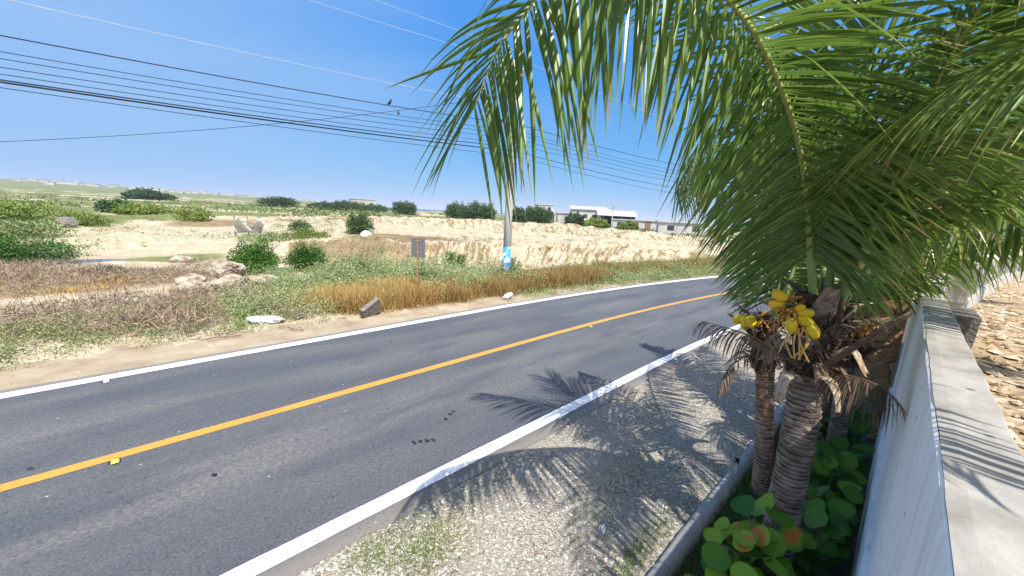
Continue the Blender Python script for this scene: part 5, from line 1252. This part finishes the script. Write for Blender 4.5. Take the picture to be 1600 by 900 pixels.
tag(tb.build('tar_spots', MAT['black']), 'small black tar spots dripped on the asphalt near the white line', 'tar', kind='stuff')
rock((-1.62, 3.02, 0.0), (0.05, 0.12, 0.03), 15, 'crumpled white scrap of plastic on the gravel near the kerb', 'white_bag', 'plastic_scrap', 'scrap', rough=1.0, rz=0.5)
# sticks on the sand
for k, (x, y, rz, lab) in enumerate([(-10.0, 2.4, 0.5, 'thin dark forked stick on the verge sand'), (-10.1, 1.1, 1.4, 'dry trailing creeper stem on the sand at the left')]):
    q = Acc(); q.tube(catmull([(-0.35, 0, 0.01), (-0.1, 0.05, 0.03), (0.1, 0.0, 0.02), (0.35, 0.08, 0.01)], 12), 0.012, 5); q.tube([(0, 0.03, 0.02), (0.2, 0.18, 0.02)], 0.008, 5)
    o = q.build('stick', MAT['stem']); o.location = (x, y, 0); o.rotation_euler = (0, 0, rz); tag(o, lab, 'stick')

# ------------------------------------------------------------------ road sign seen from behind
sg = empty('road_sign', (-11.0, 6.45, 0), 'grey back of a square road sign on a thin rusty post', 'road sign', rz=rad(32))
q = Acc(); q.box((0.0, 0.028, 1.76), (0.48, 0.006, 0.62)); 
q.build('panel', MAT['sign_back'], sg)
q = Acc(); q.box((0, 0, 1.05), (0.05, 0.045, 2.1)); q.build('post', MAT['rust'], sg)
for z_ in (1.6, 1.98):
    q = Acc(); q.box((0, 0.012, z_), (0.14, 0.022, 0.022)); q.build('bracket', MAT['steel'], sg)

# ------------------------------------------------------------------ utility poles and wires
def utility_pole(x, y, label, full=True, h=9.0):
    u = empty('utility_pole', (x, y, 0), label, 'utility pole', 'concrete utility poles')
    q = Acc(); q.tube([(0, 0, -0.2), (0, 0, 3), (0, 0, 6), (0, 0, h)], [0.185, 0.165, 0.14, 0.105], 20); q.build('shaft', MAT['pole'], u, smooth=True)
    if not full: 
        q = Acc(); q.box((0, 0, 6.9), (0.1, 1.2, 0.1)); q.build('crossarm', MAT['steel'], u); return u
    q = Acc(); q.tube([(0, 0, 0.05), (0, 0, 1.55)], [0.189, 0.181], 28); q.build('painted_band', MAT['blue_band'], u, smooth=True)
    q = Acc(); q.tube([(0, 0, 9.0), (0, 0, 9.12), (0, 0, 9.35)], [0.06, 0.05, 0.015], 10); q.build('pole_tip', MAT['steel'], u)
    for z_ in (4.6, 5.0, 5.3, 5.55, 5.8, 6.05, 6.3, 6.6, 7.1, 7.55, 8.1, 8.7):
        q = Acc(); q.tube([(0, 0, z_), (0, 0, z_+0.05)], 0.165 if z_ < 7 else 0.14, 14); q.build('strap', MAT['steel' if int(z_*10) % 2 else 'rust'], u)
    dside = Vector((-0.70, -0.71, 0))        # toward the left of the road
    for z_ in (5.35, 5.6, 5.85, 6.1, 6.35, 6.6):
        q = Acc(); c = (dside.x*0.17, dside.y*0.17, z_); q.tube([(c[0], c[1], z_-0.05), (c[0], c[1], z_), (c[0], c[1], z_+0.05)], [0.03, 0.045, 0.03], 8); q.build('insulator', MAT['porcelain'], u)
        q = Acc(); q.tube([(0.12, 0.12, z_-0.05), (0.15, 0.15, z_), (0.12, 0.12, z_+0.06)], [0.03, 0.05, 0.03], 8); q.build('insulator', MAT['porcelain'], u)
    # two ribbed cans hanging on the left face
    for k, (d_, mt) in enumerate(((0.36, 'rough_concrete'), (0.15, 'porcelain'))):
        q = Acc(); n = 22; zz = np.linspace(7.38, 8.1+0.12*(k == 0), n); rr = 0.085+0.018*(np.arange(n) % 3 == 0)
        q.tube(np.stack([np.full(n, dside.x*d_-0.10*k), np.full(n, dside.y*d_+0.10*k), zz], 1), rr, 12); q.build('line_reel', MAT[mt], u)
    q = Acc(); q.box((dside.x*0.2, dside.y*0.2, 7.36), (0.5, 0.10, 0.06), rz=rad(45)); q.build('bracket', MAT['steel'], u)
    q = Acc(); q.tube(catmull([(0.1, 0.1, 8.45), (0.25, 0.25, 8.75), (0.42, 0.42, 8.85)], 8), 0.025, 6); q.build('arm', MAT['steel'], u)
    q = Acc(); n = 9; q.tube(np.stack([np.full(n, 0.2), np.full(n, 0.2), np.linspace(8.35, 8.68, n)], 1), 0.05+0.022*(np.arange(n) % 2), 10); q.build('fuse_holder', MAT['porcelain'], u)
    q = Acc(); q.tube([(0.42, 0.42, 8.80), (0.42, 0.42, 8.86), (0.42, 0.42, 8.98)], [0.03, 0.07, 0.05], 10); q.build('line_insulator', MAT['porcelain'], u)
    q = Acc(); q.tube(catmull([(0.17, 0.06, 8.4), (0.21, 0.08, 7.2), (0.2, 0.08, 6.0), (0.20, 0.08, 4.6)], 20), 0.018, 6); q.build('cable_run', MAT['cable'], u)
    return u
PX, PY = -12.21, 11.56
utility_pole(PX, PY, 'tall concrete utility pole with a blue painted foot behind the frond tips')
utility_pole(-5.0, 46.0, 'farther concrete utility pole hidden behind the palm crown', False)
def wire(pts, r, mat, label, cat='cable', name='overhead_wire', grp='overhead wires between the poles'):
    q = Acc(); q.tube(pts, r*0.75, 5, cap=True); return tag(q.build(name, MAT[mat]), label, cat, grp)
def span(zp, zl, x0=PX, far_y=-34.0, off=0.0):
    """parabola from the pole past the left edge to a pole further back, through height zl at y = -1.5"""
    ysn = np.linspace(PY, far_y, 60); den = (PY+1.5)*(-1.5-far_y); c = (zp-zl)/den
    return np.stack([np.full(60, x0)+off, ysn, zp-c*(PY-ysn)*(ysn-far_y)], 1)
def span2(zp, drop, zf=None, off=0.0):
    t = np.linspace(0, 1, 50); zf = zf or zp+0.5
    x = PX+off+(-5.0-PX)*(t+0.10*t*(1-t)*0); y = PY+(46-PY)*t
    return np.stack([x, y, zp+(zf-zp)*t-4*drop*t*(1-t)], 1)
WL = [(6.60, 5.73, 0.016, 'cable', 'thickest single wire, uppermost of the dark bundle, carrying two birds'),
      (6.35, 5.45, 0.010, 'cable', 'thin dark wire, second from the top of the bundle at the left edge'),
      (6.22, 5.33, 0.010, 'cable', 'thin dark wire, third from the top of the bundle at the left edge'),
      (6.05, 5.18, 0.010, 'cable', 'thin dark wire, fourth from the top of the bundle at the left edge'),
      (5.85, 5.06, 0.010, 'cable', 'thin dark wire, fifth from the top of the bundle at the left edge'),
      (5.70, 4.95, 0.018, 'cable', 'twisted dark wire just above the heavy lower cable'),
      (5.55, 4.92, 0.024, 'cable', 'heavy black cable, thickest and low in the bundle'),
      (5.35, 4.82, 0.010, 'cable', 'lowest thin wire of the bundle, under the heavy cable')]
WZ = []
for k, (zp, zl, r_, mt, lab) in enumerate(WL):
    P = span(zp, zl, off=0.0 if k != 5 else 0.05); wire(P, r_, mt, lab); WZ.append((zp, zl))
for k, (zp, dr) in enumerate([(6.60, 0.75), (6.35, 0.85), (6.22, 0.9), (6.05, 0.95), (5.85, 0.95), (5.55, 1.0), (5.35, 1.1)]):
    wire(span2(zp, dr, off=0.12), 0.015 if k in (0, 5) else 0.010, 'cable', ['upper wire', 'second wire', 'third wire', 'middle wire', 'fifth wire', 'sixth, heavier wire', 'lowest wire'][k]+' running from the pole to the right behind the palm')
wire(span(7.35, 6.42, x0=-12.4), 0.009, 'pale_wire', 'thin pale wire crossing the top left sky')
wire(span(8.95, 8.05, x0=-12.3), 0.008, 'pale_wire', 'pale wire rising out of the top of the photo, lower one')
wire(span(9.35, 8.65, x0=-12.2), 0.008, 'pale_wire', 'pale wire rising out of the top of the photo, upper one')
wire(span2(8.9, 0.7, 8.2, off=0.4), 0.008, 'pale_wire', 'pale high voltage wire going right from the pole top')
t = np.linspace(0, 1.8, 50); wire(np.stack([PX-7.3*t, PY-14.26*t, 7.75-4.4*t+1.0*t*t], 1), 0.011, 'cable', 'dark wire crossing under the bundle and rising toward the pole')
ep = Acc(); ep.tube([(0, 0, -1.2), (0, 0, 3.2)], 0.08, 8); e_ = ep.build('short_post', MAT['pole']); e_.location = (PX-7.3*1.8, PY-14.26*1.8, 0); tag(e_, 'short post carrying the low crossing wire beyond the left edge', 'post')

def bird(x, y, z, rz, label):
    e = empty('bird', (x, y, z), label, 'bird', 'small birds on the wires', rz=rz)
    q = Acc(); q.tube(catmull([(-0.09, 0, 0.03), (-0.03, 0, 0.05), (0.03, 0, 0.10), (0.055, 0, 0.145), (0.075, 0, 0.165)], 14), np.interp(np.linspace(0, 1, 14), [0, 0.15, 0.45, 0.7, 0.85, 1], [0.008, 0.028, 0.044, 0.03, 0.028, 0.012]), 10); q.build('body', MAT['bird'], e, smooth=True)
    q = Acc(); q.add([(-0.08, -0.015, 0.03), (-0.08, 0.015, 0.03), (-0.19, 0.02, 0.0), (-0.19, -0.02, 0.0), (-0.08, 0, 0.02)], [[0, 1, 2, 3]], [[0, 3, 4], [1, 4, 2]]); q.build('tail', MAT['bird'], e)
    q = Acc(); q.tube([(0.08, 0, 0.163), (0.105, 0, 0.158)], [0.007, 0.001], 5); q.build('beak', MAT['black'], e)
    for s_ in (-1, 1):
        q = Acc(); q.tube([(0.0, s_*0.012, 0.06), (0.0, s_*0.012, 0.0)], 0.003, 4); q.build('leg', MAT['black'], e)
def on_wire(k, y):
    zp, zl = WZ[k]; c = (zp-zl)/((PY+1.5)*(-1.5+34)); return zp-c*(PY-y)*(y+34)
bird(PX, 6.15, on_wire(0, 6.15)+0.016, 0.3, 'small dark bird on the uppermost dark wire left of the frond tips')
bird(PX, 6.45, on_wire(1, 6.45)+0.01, 2.8, 'small dark bird on the wire just below the other one, left of the frond tips')
bird(PX, 10.95, on_wire(0, 10.95)+0.016, 0.5, 'small dark bird perched close left of the pole, upper one')
bird(PX, 10.3, on_wire(2, 10.3)+0.01, 0.2, 'small dark bird perched close left of the pole, lower one')

# ------------------------------------------------------------------ far buildings
CT = np.array([0, 0.0])
def house(loc, w, d, h, label, walls='house_white', roofk='flat', wins=3, z=None, rz=None, name='house', cat='house', floors=1, band=None, group=None, opening=False, rise=0.8, door=False):
    zz = tz(*loc)-0.2 if z is None else z
    az = math.atan2(-loc[0], loc[1])+0.12 if rz is None else rz      # front turned roughly toward the road
    e = empty(name, (loc[0], loc[1], zz), label, cat, group, rz=az)
    q = Acc()
    if opening:
        q.box((0, d*0.45, h/2), (w, 0.2, h)); q.box((-w/2+0.1, 0, h/2), (0.2, d*0.9-0.25, h)); q.box((w/2-0.1, 0, h/2), (0.2, d*0.9-0.25, h))
        for k in range(4): q.box((-w/2+w*(k+0.5)/4, -d*0.45, h/2), (0.18, 0.18, h))
    else: q.box((0, 0, h/2), (w, d, h))
    q.build('wall', MAT[walls], e)
    q = Acc()
    if roofk == 'flat': q.box((0, 0, h+0.1), (w+0.5, d+0.5, 0.2))
    else:
        V = [(-w/2-.4, -d/2-.4, h), (w/2+.4, -d/2-.4, h-0.0), (w/2+.4, d/2+.4, h+rise), (-w/2-.4, d/2+.4, h+rise)] if roofk == 'shed' else None
        if roofk == 'shed':
            V = np.array(V); V = np.vstack([V+[0, 0, 0.05], V+[0, 0, 0.2]]); q.add(V, [[0, 3, 2, 1], [4, 5, 6, 7], [0, 1, 5, 4], [1, 2, 6, 5], [2, 3, 7, 6], [3, 0, 4, 7]])
        else:
            V = np.array([(-w/2-.4, -d/2-.4, h), (w/2+.4, -d/2-.4, h), (w/2+.4, d/2+.4, h), (-w/2-.4, d/2+.4, h), (-w/2-.4, 0, h+rise), (w/2+.4, 0, h+rise)])+[0, 0, 0.03]
            q.add(V, [[0, 1, 5, 4], [3, 4, 5, 2], [0, 3, 2, 1]], [[0, 4, 3], [1, 2, 5]])
    q.build('roof', MAT['roof'], e)
    for fl in range(floors):
        for k in range(wins):
            q = Acc(); q.box((-w/2+w*(k+0.5)/wins, -d/2-0.03, h*(fl+0.58)/floors), (min(1.1, w/wins*0.45), 0.06, min(1.0, h/floors*0.35)))
            q.build('window', MAT['window'], e)
    if band:
        q = Acc(); q.box((0, -d/2-0.04, h*0.5), (w*0.98, 0.05, h*0.14)); q.build('painted_band', MAT[band], e)
    if door:
        q = Acc(); q.box((w*0.12, -d/2-0.05, 1.1), (1.3, 0.06, 2.2)); q.build('door', MAT['brown_door'], e)
    return e
house((-99.3, 112.4), 6.5, 6, 5.6, 'small two storey white house with a red band behind the bushes', 'house_white', 'flat', 2, floors=2, band='house_red')
house((-74.0, 94.0), 5.5, 5, 2.8, 'low grey hut between two dark bushes right of the pole', 'house_grey', 'flat', 1, name='hut', cat='hut')
house((-63.6, 90.5), 9.5, 8, 4.0, 'white warehouse with small windows and a sloping roof', 'house_white', 'shed', 4, name='warehouse', cat='warehouse', rise=0.9)
house((-55.0, 90.5), 9.0, 9, 3.0, 'open sided shed with a pale sloping metal roof', 'house_grey', 'gable', 0, name='open_shed', cat='shed', opening=True, rise=1.4)
house((-47.0, 88.6), 13.0, 7, 2.3, 'long low white building with a brown door', 'house_white', 'flat', 4, name='low_building', cat='building', door=True)
house((-41.5, 92.0), 5.0, 5, 2.3, 'small white block house right of the long low building', 'house_white', 'flat', 1, name='block_house')
house((-86.0, 108.0), 7.0, 6, 3.0, 'white roofed hut seen between the pole and the bushes', 'house_white', 'flat', 2, name='hut', cat='hut')
house((-184.5, 78.5), 11, 7, 5.0, 'pale house on the left skyline beside the dark bushes', 'house_grey', 'flat', 3)
house((-29.0, 70.0), 8.0, 6, 2.2, 'pale low house partly hidden by frond tips near the sea', 'house_white', 'flat', 2)
sp2 = empty('wooden_pole', (-46.6, 75.5, tz(-46.6, 75.5)), 'weathered wooden power pole before the open shed', 'power pole')
q = Acc(); q.tube([(0, 0, -0.2), (0, 0, 5.6)], [0.16, 0.09], 8); q.build('shaft', MAT['pole'], sp2)
q = Acc(); q.tube([(0, 0.2, 4.0), (0, 0.2, 4.7)], 0.2, 8); q.build('transformer', MAT['steel'], sp2)
q = Acc(); q.box((0, 0, 4.9), (0.9, 0.1, 0.1)); q.build('crossarm', MAT['rust'], sp2)
# distant town on the ridge
rg = np.random.default_rng(909); first = None; cnt = 0
while cnt < 110:
    a = rg.choice([rg.normal(93.5, 2.3), rg.normal(84.5, 2.4), rg.uniform(69, 96)]); r = rg.uniform(1050, 1550)
    if a < 68.5 or a > 98: continue
    x, y = -math.sin(rad(a))*r, math.cos(rad(a))*r; z = tz(x, y)-0.5
    w_, h_ = rg.uniform(6, 15), rg.uniform(3, 6)
    if first is None:
        first = empty('town_house', (x, y, z), 'tiny pale house in the distant town along the ridge', 'house', 'houses of the distant town')
        q = Acc(); q.box((0, 0, 2.5), (10, 8, 5)); wl = q.build('wall', MAT['house_white'], first); q = Acc(); q.box((0, 0, 5.15), (10.6, 8.6, 0.3)); rf = q.build('roof', MAT['roof'], first)
        t_ = first
    else:
        t_ = first.copy(); COL.objects.link(t_); t_.location = (x, y, z)
        for c in (wl, rf): c2_ = c.copy(); COL.objects.link(c2_); c2_.parent = t_
    t_.rotation_euler = (0, 0, rad(a)+rg.normal(0, 0.4)); t_.scale = (w_/10, w_/12, h_/5)
    cnt += 1
# ------------------------------------------------------------------ the sea air
hz = Acc(); hz.box((0, 0, 13.5), (11000, 11000, 46.0))
hm = bpy.data.materials.new('sea_haze'); hm.use_nodes = True; hn = hm.node_tree; hn.nodes.clear()
ho = hn.nodes.new('ShaderNodeOutputMaterial'); pv = hn.nodes.new('ShaderNodeVolumePrincipled')
pv.inputs['Color'].default_value = (0.80, 0.88, 1.0, 1); pv.inputs['Density'].default_value = 0.00024
hn.links.new(pv.outputs[0], ho.inputs['Volume'])
tag(hz.build('haze', hm), 'faint pale sea haze over the plain', 'haze', kind='stuff')
